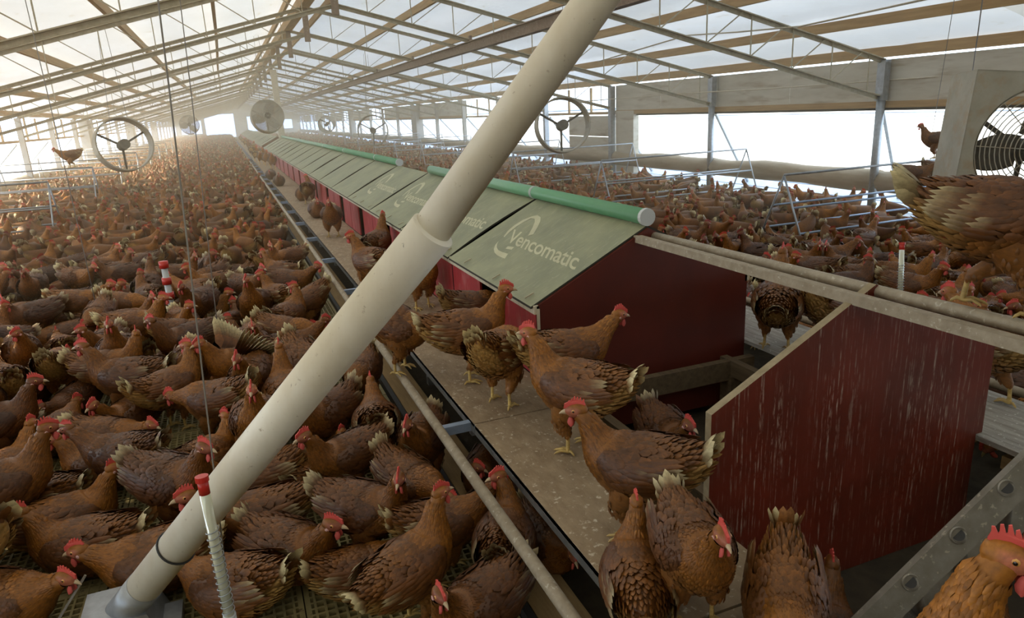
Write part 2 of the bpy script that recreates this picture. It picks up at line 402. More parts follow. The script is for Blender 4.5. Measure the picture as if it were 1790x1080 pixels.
# ------------------------------------------------------------------ outside: yard and veranda
structure(MB().add([(-60, -40, -.42), (70, -40, -.42), (70, 140, -.42), (-60, 140, -.42)], [(0, 1, 2, 3)]).build('yard_ground', 'ground'))
ver = thing('veranda', 'pale blue metal veranda with long rails outside the window wall', 'veranda', (XR + .4, 20, -.42))
for k, (dx, z0) in enumerate(((.9, 0.02), (1.15, .12), (1.4, .22), (1.65, .32))):
    MB().bar((dx, -24, z0 + .12), (dx, 66, z0 + .12), .2, .02, up=(-.5, 0, 1)).build('low_slat', 'outsheet', ver)
for k, z0 in enumerate((1.78, 1.66, 1.55, 1.46)):
    MB().tube([(.7 + .55 * k, -24, z0), (.7 + .55 * k, 66, z0)], .022, 6).build('rail', 'bluezinc', ver)
for y in [-10.35 + 4.82 * q for q in range(-2, 16)]:
    MB().box((2.35, y - .03, 0), (2.41, y + .03, 1.46)).build('post', 'zinc', ver)

# ------------------------------------------------------------------ roof trusses
def half_chord(s, z0):
    X = XR if s > 0 else XL
    return (XM + s * .05, z0 + SL * (XR - XM)), (X - s * .12, z0 + SL * .12)
NP = 10
D = .46
rod_v = boxmesh('web_rod', (.012, .012, D), 'steel')
_seg = (XR - XM - .2) / NP
for fi, y in enumerate(FY):
    lab = 'dusty steel roof truss with thin web rods spanning from ridge to side walls'
    lab = {2: 'steel roof truss meeting the first round steel post of the window wall', 3: 'steel roof truss meeting the second round steel post of the window wall', 4: 'steel roof truss meeting the post beside the cream wall panels'}.get(fi, lab)
    t = thing('roof_truss', lab, 'truss', (XM, y, 0), 'roof trusses across the hen house')
    for s in (1, -1):
        for z0, nm in ((ZE, 'top_chord'), (ZE - D, 'bottom_chord')):
            (xa, za), (xb, zb) = half_chord(s, z0)
            m_ = MB(); m_.bar((xa - XM, 0, za), (xb - XM, 0, zb), .055, .012); m_.bar((xa - XM, .022, za - .025), (xb - XM, .022, zb - .025), .012, .055)
            m_.build(nm, 'steel', t)
        far = MB()
        for k in range(NP):
            x1 = XM + s * (.1 + _seg * (k + .55)); x2 = XM + s * (.1 + _seg * (k + 1.35))
            zt1 = ztop(x1); zt2 = ztop(min(max(x2, XL), XR))
            if fi < 9:
                link('web_rod', rod_v, t, (x1 - XM, 0, zt1 - D / 2))
            else: far.box((x1 - XM - .006, -.006, zt1 - D), (x1 - XM + .006, .006, zt1))
            if k < NP - 1:
                mm_ = MB() if fi < 9 else far
                mm_.bar((x1 - XM, 0, zt1 - D), (x2 - XM, 0, zt2), .012, .012)
                if fi < 9: mm_.build('web_diagonal', 'steel', t)
        if fi >= 9: far.build('web', 'steel', t)
    MB().box((-.05, -.03, ztop(XM) - D - .14), (.05, .03, ztop(XM) + .05)).build('ridge_post', 'brownsteel', t)

# longitudinal beam hung under the trusses
xb = 3.64; zb = ztop(xb) - D - .09
tb = thing('hanging_beam', 'long brown dusty steel beam hung along under the roof trusses', 'beam', (xb, 0, zb))
mb = MB(); mb.box((-.055, YF + .1, -.07), (.055, YB - .1, -.058)); mb.box((-.055, YF + .1, .058), (.055, YB - .1, .07)); mb.box((-.006, YF + .1, -.07), (.006, YB - .1, .07))
mb.build('beam_profile', 'brownsteel', tb)
for y in FY: MB().box((-.02, y - .03, .065), (.02, y + .03, .15)).build('hanger', 'brownsteel', tb)

# dust hanging in the air of the far house
m, nt, b = new_mat('dusty_air'); nt.nodes.remove(b)
pv = nd(nt, 'ShaderNodeVolumeScatter'); pv.inputs['Density'].default_value = HAZE; pv.inputs['Anisotropy'].default_value = .55
pv.inputs['Color'].default_value = (1, .87, .62, 1); nt.links.new(pv.outputs[0], nt.nodes['Material Output'].inputs['Volume'])
M['air'] = m
ho = MB()
ho.prism([(XL + .25, .05), (XR - .25, .05), (XR - .25, 1.86), (XM, 3.42), (XL + .25, 1.86)], 1, 5.0, YB - .2)
ho = ho.build('dust_haze', 'air'); ho['kind'] = 'stuff'; tag(ho, 'thin sunlit dust haze filling the far house', 'haze')

# ================================================================== NEST BOXES
NX0, NX1, NZE, NZR = 1.127, 2.235, .665, .945
NXC = (NX0 + NX1) / 2
U = 1.232                                    # length of a nest unit
Y0 = 2.635
def nest_unit(y, first, near, label, no_lid=False):
    o = thing('nest_box', label, 'nest box', (NXC, y, 0), 'nest boxes in the long row')
    hx = NXC - NX0
    # end panel facing along the house
    mp = MB()
    zb_ = .02 if first else .305; dn = 0 if first else .05
    mp.prism([(-hx, zb_), (hx, zb_), (hx, NZE - dn), (0, NZR - dn), (-hx, NZE - dn)], 1, 0 if first else .004, .016)
    mp.build('end_panel', ['redclean' if first else 'dark'], o)  # inner panels coloured near black for the shade within
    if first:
        MB().box((-hx - .001, -.004, .05), (-hx + .012, .0, NZE - .01)).build('corner_strip', 'cream', o)
    # floor and middle divider, inner shade put into their colour
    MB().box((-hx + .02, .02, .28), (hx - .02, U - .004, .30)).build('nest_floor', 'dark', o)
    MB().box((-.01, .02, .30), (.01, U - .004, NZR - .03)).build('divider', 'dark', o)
    # two red flaps with a dark entrance between, on both long sides
    for s in (-1, 1):
        for a, b_ in ((.01, .48), (.74, U - .012)):
            f_ = MB(); x = s * (hx - .004)
            f_.box((x - .006, a, PZ + .004), (x + .006, b_, NZE - .028)); f_.build('flap', 'red', o)
            if near and s < 0 and not first:
                pass
        MB().box((s * hx - .012, 0, NZE - .034), (s * hx + .012, U - .003, NZE + .004)).build('eave_strip', 'cream', o)
        # lid: thin board, a little warped along its edges
        n, k2 = 8, 6; vv = []; wp = rnd.uniform(.002, .010) if not first else .002; wq = rnd.uniform(.006, .018) if not first else 0
        def lidz(x, q, wp=wp, wq=wq):
            t = 1 - abs(x) / (hx + .022)
            return NZR + .012 + (NZE - NZR) * abs(x) / hx - wp * math.sin(math.pi * t) * (1 - abs(2 * q - 1)) + wq * (1 - q) ** 2 * math.sin(math.pi * t)
        for i in range(n + 1):
            t = i / n
            for j in range(k2 + 1):
                q = j / k2; x = s * (hx + .022) * (1 - t)
                vv.append((x, .012 + (U - .024) * q, lidz(x, q)))
        m_ = MB(); N = (n + 1) * (k2 + 1)
        ff = [(i * (k2 + 1) + j, i * (k2 + 1) + j + 1, (i + 1) * (k2 + 1) + j + 1, (i + 1) * (k2 + 1) + j) for i in range(n) for j in range(k2)]
        v2 = [(p[0], p[1], p[2] - .011) for p in vv]
        m_.add(vv + v2, ff + [tuple(q + N for q in reversed(f__)) for f__ in ff])
        rim = [j for j in range(k2 + 1)] + [i * (k2 + 1) + k2 for i in range(1, n + 1)] + [n * (k2 + 1) + j for j in range(k2 - 1, -1, -1)] + [i * (k2 + 1) for i in range(n - 1, 0, -1)]
        base = len(m_.v) - 2 * N
        for a, b_ in zip(rim, rim[1:] + rim[:1]): m_.f.append((base + a, base + b_, base + N + b_, base + N + a)); m_.mi.append(1)
        lid = m_.build('lid', ['lid', 'lidedge'], o, smooth=False)
        if s < 0 and near:
            for q in (.08, .42, .78):
                MB().bar((-hx - .012, U * q, NZE + .018), (-hx + .03, U * q, NZE + .036), .006, .006).build('clip', 'steel', o)
            add_print(lid, hx, near, lidz)
    return o

ARC = [(.245, .266), (.204, .315), (.185, .37), (.193, .428), (.229, .472), (.269, .493), (.328, .484), (.378, .456), (.431, .411), (.486, .354), (.459, .332), (.396, .392), (.339, .437), (.292, .461), (.248, .456), (.231, .417), (.225, .365), (.236, .313), (.261, .265)]
FOOT = [(.261, .226), (.283, .193), (.328, .163), (.38, .145), (.444, .136), (.502, .136), (.551, .138), (.516, .174), (.442, .168), (.383, .169), (.33, .182), (.288, .204)]
DASH = [(.418, .217), (.483, .229), (.495, .207), (.428, .197)]
def add_print(lid, hx, k, lidz):
    """company lettering and arc printed in cream on the lid"""
    fc = bpy.data.curves.new('lettering', 'FONT'); fc.body = 'Vencomatic'; fc.size = 1.0; fc.space_character = .95; fc.offset = .012; fc.resolution_u = 4
    fo = bpy.data.objects.new('lettering_src', fc); C.objects.link(fo)
    bpy.context.view_layer.update()
    me = bpy.data.meshes.new_from_object(fo.evaluated_get(bpy.context.evaluated_depsgraph_get()))
    bpy.data.objects.remove(fo)
    vx = [v.co.x for v in me.vertices]; W_ = max(vx) - min(vx); x0 = min(vx); hc = max(v.co.y for v in me.vertices if v.co.x < x0 + .12 * W_)
    SLn = math.hypot(hx, NZR - NZE)
    def place(u, v):                 # u along the eave, v up the slope; box frame
        x = -hx * (1 - v / SLn); y = U - u
        return Vector((x, y, lidz(x, (y - .004) / (U - .010)) + .0012))
    for vtx in me.vertices:
        h = vtx.co.y / hc * .098
        vtx.co = place(.338 + (vtx.co.x - x0) / W_ * .83 - .95 * h, .243 + h)
    me.materials.append(M['print'])
    nz_ = sum(p.normal.z * p.area for p in me.polygons)
    me.update()
    if sum(p.normal.z * p.area for p in me.polygons) < 0:
        me.flip_normals()
    link('lettering', me, lid)
    m_ = MB()
    for poly in (ARC, FOOT, DASH):
        m_.add([tuple(place(u, v)) for u, v in poly], [tuple(range(len(poly)))])
    m_.build('logo_arc', 'print', lid)

n1 = 18
for i in range(n1):
    y = Y0 + i * U
    if i == 0: lab = 'red nest box with printed lid and broad dark red end wall by the open bay'
    elif i == 1: lab = 'red nest box with printed lid with scratches, second from the dark red end wall'
    elif i == 2: lab = 'red nest box with faded printed lid, third from the dark red end wall'
    else: lab = 'red nest box with plain dusty olive lid in the long row'
    nest_unit(y, i == 0, i + 1 if i < 4 else 0, lab)
Y2 = Y0 + (n1 + 1) * U + .25
for i in range(26):
    nest_unit(Y2 + i * U, i == 0, 0, 'red nest box with pale sunlit lid in the row beyond the gap' if i else 'red nest box with brown-red end wall facing the gap in the row')
# far end closing panel of the open bay: big dark red divider with droppings
fy = 1.45
div = MB(); hx = (2.262 - 1.13) / 2; xc = (2.262 + 1.13) / 2
div.prism([(-hx, -.028), (hx - .030, -.028), (hx - .030, .338), (hx, .338), (hx, .655), (.004, .938), (-hx, .645)], 1, 0, .026, 0, 1)
dv = tag(div.build('divider_panel', ['redpanel', 'edge'], origin=None), 'large dark red gable panel streaked with droppings, standing alone before the nest row', 'panel')
dv.location = (xc, fy, 0)
# ridge rails across the open bay
for x, r, lb in ((1.712, .019, 'round dusty ridge rail carrying the big perched hen'), (1.628, .016, 'square dusty ridge rail crossing in front of the streaked panel')):
    m_ = MB()
    if r > .018: m_.tube([(x, -1.2, .935), (x, Y0 + .02, .905)], r, 10)
    else: m_.bar((x, -1.2, .905), (x, Y0 + .02, .903), .034, .03)
    tag(m_.build('ridge_rail', 'perch', smooth=r > .018), lb, 'rail')
# green pipe on the ridge, in two runs
def pipe_run(y0, y1, lb):
    t = thing('ridge_pipe', lb, 'pipe', (NXC, y0, .992))
    MB().tube([(0, 0, 0), (0, y1 - y0, 0)], .036, 16).build('tube', 'green', t, smooth=True)
    MB().tube([(0, -.012, 0), (0, .01, 0)], .0395, 16).build('end_cap', 'capgrey', t, smooth=False)
    k = 0; y = U
    while y < y1 - y0:
        MB().tube([(0, y - .012, 0), (0, y - .004, 0)], .039, 16).build('clamp_ring', 'capgrey', t)
        MB().tube([(0, y + .004, 0), (0, y + .012, 0)], .039, 16).build('clamp_ring', 'capgrey', t)
        y += U * 2
    y = .12
    while y < y1 - y0:
        MB().box((-.008, y - .01, -.06), (.008, y + .01, -.03)).build('foot', 'steel', t); y += U
pipe_run(Y0 + .02, Y0 + 2.92 * U, 'glossy green pipe with pale end cap along the first nest ridge')
pipe_run(Y0 + 3.94 * U, 23.915, 'dusty green pipe along the ridge of the farther nest lids')
# post rising from the ridge
MBp = MB(); MBp.box((-.09, -.09, 0), (.09, .09, ztop(XM) - D - NZR)); tag(MBp.build('ridge_post', 'cream', origin=None), 'pale post rising from the nest ridge to the roof', 'post').location = (NXC, 24.0, NZR + .01)

# ------------------------------------------------------------------ platforms, perches, planks along the nests
def platform(X0, X1, mat, lab, side, ya, n):
    for k in range(n):
        y = ya + k * U
        lb_k = {1: lab.replace('in front of red flaps', 'beside the streaked red panel'), 2: lab.replace('in front of red flaps', 'below the broad dark red end wall')}.get(k, lab) if side < 0 else lab
        t = thing('nest_platform', lb_k, 'platform', ((X0 + X1) / 2, y, PZ), 'platform boards along the nests')
        h = (X1 - X0) / 2
        MB().box((-h, .004, -.018), (h, U - .004, 0)).build('board', mat, t)
        MB().box((side * h - .004 * side - .004, .002, -.045), (side * h - .004 * side + .004, U - .002, -.003)).build('edge_profile', 'zinc', t)
        MB().bar((-h, .06, -.045), (h, .06, -.045), .03, .05).build('joist', 'zinc', t)
        MB().bar((side * h, .06, -.03), (side * (h + .125), .06, -.03), .03, .035).build('bracket', 'bluezinc', t)
        MB().box((-h * .2 - .02, .04, -PZ), (-h * .2 + .02, .08, -.045)).build('leg', 'zinc', t)
platform(.725, NX0 - .004, 'board', 'soiled plywood platform board with metal edge in front of red flaps', -1, 2.345 - U * 2, 42)
platform(NX1 + .004, 2.64, 'greywood', 'weathered grey platform board on the window side of the nests', 1, 2.345 - U * 2, 42)
for x, lb in ((.60, 'long worn perch tube beside the plywood platform'), (2.765, 'long worn perch tube beside the weathered grey platform')):
    tag(MB().tube([(x, -.6, PZ - .02), (x, 8, PZ - .02), (x, 40, PZ - .02), (x, 55, PZ - .02)], .0185, 12).build('perch_tube', 'perch', smooth=True), lb, 'perch')
for k in range(6):
    tag(MB().box((.655, -.2 + k * 2.4, 0), (.80, 2.19 + k * 2.4, .025)).build('floor_plank', 'plank'), 'yellow brown plank lying on the slats under the platform', 'plank', 'planks under the platform')
tag(MB().box((.625, -.2, -.02), (.65, 30, .03)).build('slat_rim', 'black'), 'black edging strip beside the plank under the platform', 'edging')
# under-nest trestle with boards on the window side
def trestle(ya, yb, lab, n, wd='darkwood'):
    tr_ = thing('nest_trestle', lab, 'trestle', (NXC, ya, 0))
    for x in (-.42, .42):
        MB().box((x - .02, 0, .20), (x + .02, yb - ya, .277)).build('beam', wd, tr_)
    MB().box((.49, 0, .05), (.51, yb - ya, .20)).build('side_board', 'teal', tr_)
    for k in range(n):
        y = .06 + k * (yb - ya - .12) / max(1, n - 1)
        MB().box((-.5, y - .02, .27 - .09), (.54, y + .02, .2765)).build('crossbeam', wd, tr_)
        for x in (-.42, .42): MB().box((x - .03, y - .04, -.03), (x + .03, y + .04, .2)).build('leg', wd, tr_)
tb2 = thing('bench_support', 'dark timber and teal boards under the grey platform beside the ladder', 'support', (NX1 + .1, -.8, 0))
for z0, z1, mt in ((.215, .262, 'plank'), (.10, .20, 'teal'), (.03, .075, 'plank')): MB().box((-.03, 0, z0), (.03, 2.2, z1)).build('rail_board', mt, tb2)
for y in (.3, 1.2, 2.1): MB().box((-.06, y - .04, -.03), (-.029, y + .04, .262)).build('leg', 'darkwood', tb2)
trestle(1.485, 2.62, 'timber trestle in the open bay between the red panels', 2)
trestle(2.66, 24.6, 'long timber trestle carrying the first run of nests', 18)
trestle(26.6, 58, 'far timber trestle carrying the second run of nests', 20)

# ================================================================== FIXTURES
# feed tube: sleeve below, narrower tube above, steel foot into a feed pan
pb, pj = np.array(dep(222, 1062, 2.09)), np.array(dep(757, 402, 1.46))
pt = np.array(dep(1043, 0, 1.385)); pt2 = pt + (pt - pj) * 1.9
ft = thing('feed_tube', 'big white feed tube slanting from the floor up to the roof', 'feed tube', tuple(pb))
L_ = lambda p: tuple(np.array(p) - pb)
dl = (pj - pb) / np.linalg.norm(pj - pb)
MB().tube([L_(pb + dl * .10), L_(pj)], .050, 40).build('lower_sleeve', 'pvc', ft, smooth=False)
MB().tube([L_(pj - dl * .05), L_(pt2)], .0415, 36).build('upper_tube', 'pvc', ft, smooth=False)
MB().tube([L_(pb - dl * .06), L_(pb + dl * .13)], .0515, 32).build('steel_collar', 'zinc', ft, smooth=False)
for nm in ('lower_sleeve', 'upper_tube', 'steel_collar'):
    for c in ft.children:
        if c.name.split('.')[0] == nm:
            for p in c.data.polygons: p.use_smooth = len(p.vertices) == 4
tq = pb + dl * .34
m_ = MB(); sd_ = np.cross(dl, [0, 0, 1]); sd_ /= np.linalg.norm(sd_); up_ = np.cross(sd_, dl)
m_.tube([L_(tq + (sd_ * math.cos(a) + up_ * math.sin(a)) * .0525) for a in np.linspace(0, 2 * math.pi, 33)], .003, 6)
m_.build('cable_tie', 'black', ft)
m_ = MB(); q = tq + (-up_ * .3 + sd_ * -.95) * .053
MB().box(*(tuple(np.array(L_(q)) - .007), tuple(np.array(L_(q)) + .007))).build('tie_lock', 'black', ft)
fp = thing('feed_pan', 'galvanised feed hopper on the slats under the white feed tube', 'feeder', (pb[0] - .03, pb[1] + .02, 0))
MB().prism([(-.13, .0), (.13, .0), (.09, .11), (-.09, .11)], 1, -.09, .09).build('hopper', 'zinc', fp)
MB().box((-.17, -.05, .0), (.17, .05, .035)).build('trough', 'zinc', fp)
MB().bar((-.20, .1, .02), (-.09, .12, .16), .006, .006).build('wire_hook', 'cable', fp)

# sight tubes with coil springs
def coil(p0, p1, r, turns, wr, n=14):
    p0, p1 = np.array(p0), np.array(p1); d = p1 - p0; L = np.linalg.norm(d); d /= L
    s1 = np.cross(d, [0, 1, .1]); s1 /= np.linalg.norm(s1); s2 = np.cross(d, s1)
    return MB().tube([p0 + d * L * (i / (turns * n)) + (s1 * math.cos(2 * math.pi * i / n) + s2 * math.sin(2 * math.pi * i / n)) * r for i in range(turns * n + 1)], wr, 5)
def sight_tube(base, top, r, label, coil_from=.30):
    base, top = np.array(base), np.array(top); d = top - base
    t = thing('sight_tube', label, 'sight tube', tuple(base))
    MB().tube([(0, 0, 0), tuple(d * .93)], r, 14).build('tube', 'clear', t, smooth=True)
    MB().tube([tuple(d * .88), tuple(d * .985)], r * 1.02, 14).build('cap_neck', 'redcap', t, smooth=True)
    MB().tube([tuple(d * .965), tuple(d)], r * 1.25, 14).build('cap', 'redcap', t)
    coil((0, 0, 0), d * (.66), r * 1.22, 15, r * .12).build('coil_spring', 'zinc', t, smooth=True)
    return t
sb = np.array(dep(402, 1080, 1.74)); st_ = np.array(dep(352, 832, 1.66))
sight_tube(sb, st_, .0125, 'clear sight tube with red cap and coil spring beside the feed tube')
tag(MB().tube([(sb[0], sb[1], 0), (sb[0], sb[1], sb[2] + .01)], .016, 10).build('drinker_riser', 'capgrey', smooth=True), 'grey riser pipe under the sight tube beside the feed tube', 'pipe')
sb2 = np.array(dep(1572, 510, 3.1)); sb2[2] = 0; s2t = np.array(dep(1577, 424, 3.1)); s2b = np.array(dep(1573, 530, 3.1))
t2 = sight_tube((s2b[0], s2b[1], s2b[2]), s2t, .011, 'sight tube with red cap and brass coil behind the streaked panel')
tag(MB().tube([(s2b[0], s2b[1], 0), tuple(s2b)], .014, 10).build('drinker_riser', 'capgrey', smooth=True), 'grey riser pipe under the sight tube behind the streaked panel', 'pipe')
s3 = at(297, 520, 2, .28); d3 = at(300, 520, 2, .28)
t3 = thing('drinker_regulator', 'red and white drinker regulator tube rising out of the flock', 'drinker', (s3[0], s3[1], 0))
MB().tube([(0, 0, 0), (0, 0, .52)], .022, 12).build('tube', 'capgrey', t3, smooth=True)
for z0 in (.27, .38, .50): MB().tube([(0, 0, z0), (0, 0, z0 + .05)], .032, 12).build('red_band', 'redcap', t3, smooth=True)
# suspension cables and cords
def cable(pts, r, label, mat='cable'):
    return tag(MB().tube(pts, r, 6).build('hanging_cable', mat, smooth=True), label, 'cable')
def roofz(x): return ztop(x) + .1
WIRES = []
def wire(top, bot, ytop, zbot, r, label, mat='cable', sagpx=0):
    a = at(bot[0], bot[1], 2, zbot); b = at(top[0], top[1], 1, ytop if ytop else a[1])
    k = (ztop(min(max(b[0], XL), XR)) - a[2]) / (b[2] - a[2]); b = a + (b - a) * k; WIRES.append((a, b))
    cable([a, (a + b) / 2 + np.array([0.006, 0, 0]), b], r, label, mat)
wire((272, 0), (402, 1062), None, .10, .0024, 'long grey cable hanging beside the sight tube')
wire((320, 60), (388, 640), None, .18, .0028, 'grey cable ending above the drinker regulator')
wire((90, 200), (172, 552), None, .18, .003, 'grey cable hanging over the crowd near the left wall')
wire((15, 0), (75, 240), 12.0, 1.0, .004, 'thin wire from roof to roosting rack near the left wall')
wire((1722, -40), (1685, 230), 3.4, 1.0, .004, 'cord hanging past the window beside the large fan')
wire((1668, 0), (1628, 240), 5.0, .9, .003, 'thin wire hanging in front of the window curtain')
# sagging pale light cable across the bays
def cord(pxs, Ys, r, label, mat='rope'):
    return cable([at(x, y, 1, Y) for (x, y), Y in zip(pxs, Ys)], r, label, mat)
cord([(1045, 108), (1200, 62), (1290, 56), (1400, 46), (1530, 18), (1640, -6)], (10.6, 8.8, 7.6, 6.5, 5.4, 4.6), .010, 'pale cord strung along under the roof sheets')
cord([(1010, 178), (1180, 164), (1330, 156), (1470, 146), (1640, 134), (1830, 120)], (13.5, 11.0, 9.2, 7.8, 6.4, 5.2), .010, 'pale cord strung along above the windows')

# fans
def ring_mesh(r0, r1, ya, yb, n=40):
    m_ = MB(); vv = []
    for k in range(n):
        a = 2 * math.pi * k / n; c, s_ = math.cos(a), math.sin(a)
        vv += [(c * r0, ya, s_ * r0), (c * r1, ya, s_ * r1), (c * r1 * 1.0, yb, s_ * r1), (c * r0, yb, s_ * r0)]
    ff = []
    for k in range(n):
        a, b_ = 4 * k, 4 * ((k + 1) % n)
        for i in range(4): ff.append((a + i, a + (i + 1) % 4, b_ + (i + 1) % 4, b_ + i))
    return m_.add(vv, ff)
def torus(r, wr, y, n=36): return MB().tube([(r * math.cos(a), y, r * math.sin(a)) for a in np.linspace(0, 2 * math.pi, n + 1)], wr, 5, cap=False)
def fan(loc, direction, R, label, grill=4, boxed=False, roll=0):
    t = thing('ventilation_fan', label, 'fan', tuple(loc))
    d = Vector(direction).normalized(); t.rotation_mode = 'QUATERNION'
    t.rotation_quaternion = d.to_track_quat('Y', 'Z') @ Matrix.Rotation(roll, 4, 'Y').to_quaternion()
    ring_mesh(R * .95, R, -.13, .13).build('housing_ring', 'fan', t, smooth=False)
    MB().tube([(0, -.10, 0), (0, .12, 0)], R * .19, 18).build('motor_hub', 'fandark', t)
    for k in range(3):
        a = 2 * math.pi * k / 3 + .5
        MB().bar((0, .10, 0), (R * .96 * math.cos(a), .10, R * .96 * math.sin(a)), .02, .03).build('strut', 'fandark', t)
        b0 = 2 * math.pi * k / 3 + 1.2; vv = []
        for i in range(6):
            rr_ = R * (.18 + .72 * i / 5); wd = R * (.10 + .20 * math.sin(math.pi * (.25 + .6 * i / 5)))
            for s_ in (-1, 1):
                tx = np.array([math.cos(b0), 0, math.sin(b0)]); ty = np.array([-math.sin(b0), 0, math.cos(b0)])
                p = tx * rr_ + ty * wd * s_ + np.array([0, .045 * s_, 0]); vv.append(p)
        vv += [p + np.array([0, .006, 0]) for p in vv]
        ff = [(2 * i, 2 * i + 1, 2 * i + 3, 2 * i + 2) for i in range(5)]; ff += [tuple(q + 12 for q in reversed(f_)) for f_ in ff]
        if grill: MB().add(vv, ff).build('blade', 'fandark', t)
    if grill:
        for k in range(grill):
            torus(R * (.16 + .8 * (k + 1) / grill), .004 if grill < 13 else .009, -.14).build('guard_ring', 'fan', t, smooth=True)
        for k in range(8):
            a = math.pi * k / 4; MB().bar((0, -.145, 0), (R * .97 * math.cos(a), -.145, R * .97 * math.sin(a)), .005, .005).build('guard_spoke', 'fan', t)
    if boxed:
        m_ = MB(); w_ = R * 1.16; n = 40
        for y_ in (-.15,):
            vv = [(R * .99 * math.cos(a), y_, R * .99 * math.sin(a)) for a in np.linspace(0, 2 * math.pi, n + 1)[:-1]]
            sq = []
            for a in np.linspace(0, 2 * math.pi, n + 1)[:-1]:
                c, s_ = math.cos(a), math.sin(a); k = w_ / max(abs(c), abs(s_)); sq.append((c * k, y_, s_ * k))
            m_.add(vv + sq, [(i, (i + 1) % n, n + (i + 1) % n, n + i) for i in range(n)])
        m_.build('face_plate', 'fan', t)
        for a, b_ in (((-w_, -w_), (w_, -w_)), ((w_, -w_), (w_, w_)), ((w_, w_), (-w_, w_)), ((-w_, w_), (-w_, -w_))):
            MB().bar((a[0], .05, a[1]), (b_[0], .05, b_[1]), .40, .006, up=(0 if a[0] != b_[0] else 1, 0, 1 if a[0] != b_[0] else 0)).build('case_side', 'fan', t)
    return t
def hang(t, pts, label):
    for p in pts: cable([p[0], p[1]], .004, label)
fA = np.array(dep(983, 219, 10.3)); fan(fA, (.25, 1, -.12), .40, 'round open fan hanging over the flock by the cream wall panels', 0)
fL = np.array(dep(216, 253, 10.6)); fan(fL, (-.35, 1, -.15), .40, 'large round fan hanging over the crowd near the left wall', 0)
fM = np.array(dep(467, 204, 17.5)); fan(fM, (-.1, 1, -.2), .40, 'dusty fan with wire guard hanging over the nest row by the pale post', 16)
fR = np.array(dep(652, 228, 19.5)); fan(fR, (.3, 1, -.1), .42, 'fan with bright rim hanging in front of the far windows', 0)
fS = np.array(dep(331, 218, 30)); fan(fS, (0, 1, -.1), .40, 'small far fan with wire guard above the crowd', 14)
fD = np.array(dep(571, 217, 26)); fan(fD, (.6, 1, .4), .30, 'tilted dark fan far along the window side', 0)
fB = np.array(dep(1800, 262, 4.9)); fan(fB, (.50, .82, -.06), .43, 'large square galvanised fan with round duct and wire guard by the windows', 11, True, .10)
bpy.context.view_layer.update()
for o in [o for o in C.objects if o.name.startswith('ventilation_fan') and o.parent is None]:
    f_ = np.array(o.location); R_ = .40
    iv = o.matrix_world.inverted()
    for s_ in (-1, 1):
        a = iv @ Vector((f_[0] + s_ * .12, f_[1], f_[2] + R_ * .90)); xx = f_[0] + s_ * .05
        b_ = iv @ Vector((xx, f_[1], ztop(xx) + .19))
        MB().tube([tuple(a), tuple(b_)], .004, 6).build('hanger_cord', 'cable', o)

# A-shaped roosting racks across the side aisles
RACKS = []
def roost_rack(X0, X1, y, fz, label, group, bars=True, cream=False):
    RACKS.append((X0, X1, y, fz))
    t = thing('roosting_rack', label, 'roosting rack', (X0, y, fz), group)
    ap = .86; w_ = .40; n = 2
    for x in (0, X1 - X0):
        for s in (-1, 1):
            MB().tube([(x, s * w_, 0), (x, 0, ap)], .011, 8).build('leg', 'zinc', t, smooth=True)
    MB().tube([(0, 0, ap + .01), (X1 - X0, 0, ap + .01)], .013, 8).build('top_bar', 'zinc', t, smooth=True)
    for s in (-1, 1):
        for q in (.32, .62):
            MB().tube([(0, s * w_ * (1 - q), ap * q), (X1 - X0, s * w_ * (1 - q), ap * q)], .012, 8).build('perch_bar', 'bluezinc' if y < 7 and X0 > 0 else 'zinc', t, smooth=True)
    return t
roost_rack(5.45, 7.9, 5.92, LIT, 'A-shaped tubular roosting rack with bluish bars by the window wall', 'roosting racks')
for k in range(1, 9):
    roost_rack(5.2, 7.9, 5.92 + 3.55 * k, LIT, 'A-shaped steel roosting rack farther along the window aisle', 'roosting racks')
for k in range(9):
    roost_rack(-4.6, -2.3, 7.6 + 3.55 * k, -.03, 'A-shaped steel roosting rack standing among hens near the sunny wall', 'roosting racks')

# ladder leaning behind the streaked panel
lb_, lt_ = np.array(dep(1560, 1052, 1.62)), np.array(dep(1850, 768, 1.62))
ld = thing('ladder', 'aluminium ladder leaning beside the streaked red panel', 'ladder', tuple(lb_))
dd = (lt_ - lb_); dd /= np.linalg.norm(dd)
vray = RW @ np.array([0, 0, 1.0]); sid = np.cross(dd, vray); sid /= np.linalg.norm(sid)
off = np.array(dep(1745, 955, 1.98)) - np.array(dep(1700, 915, 1.62))
Ls = np.linalg.norm(lt_ - lb_) * 1.15
off2 = off - dd * (off @ dd); off2 = off2 / np.linalg.norm(off2) * .36
for k, o2 in enumerate((np.zeros(3), off2)):
    m_ = MB(); m_.bar(tuple(o2 - dd * .15), tuple(o2 + dd * Ls), .068, .022, up=tuple(np.cross(sid, dd)))
    m_.build('stile', 'alu', ld)
for k in range(4):
    p = dd * (.06 + .155 * k)
    MB().tube([tuple(p - off2 / .36 * .018), tuple(p + off2)], .017, 14).build('rung', 'alu', ld, smooth=True)
    MB().tube([tuple(p - off2 / .36 * .0182), tuple(p - off2 / .36 * .0188)], .0135, 14).build('rung_hole_shade', 'black', ld)  # black disc painted in for the shade inside the hollow rung
    n_ = -off2 / .36
    rr = [p + n_ * .017 + (dd * math.cos(a) + sid * math.sin(a)) * .018 for a in np.linspace(0, 2 * math.pi, 21)]
    MB().tube([tuple(q) for q in rr], .003, 5).build('rung_collar', 'alu', ld)

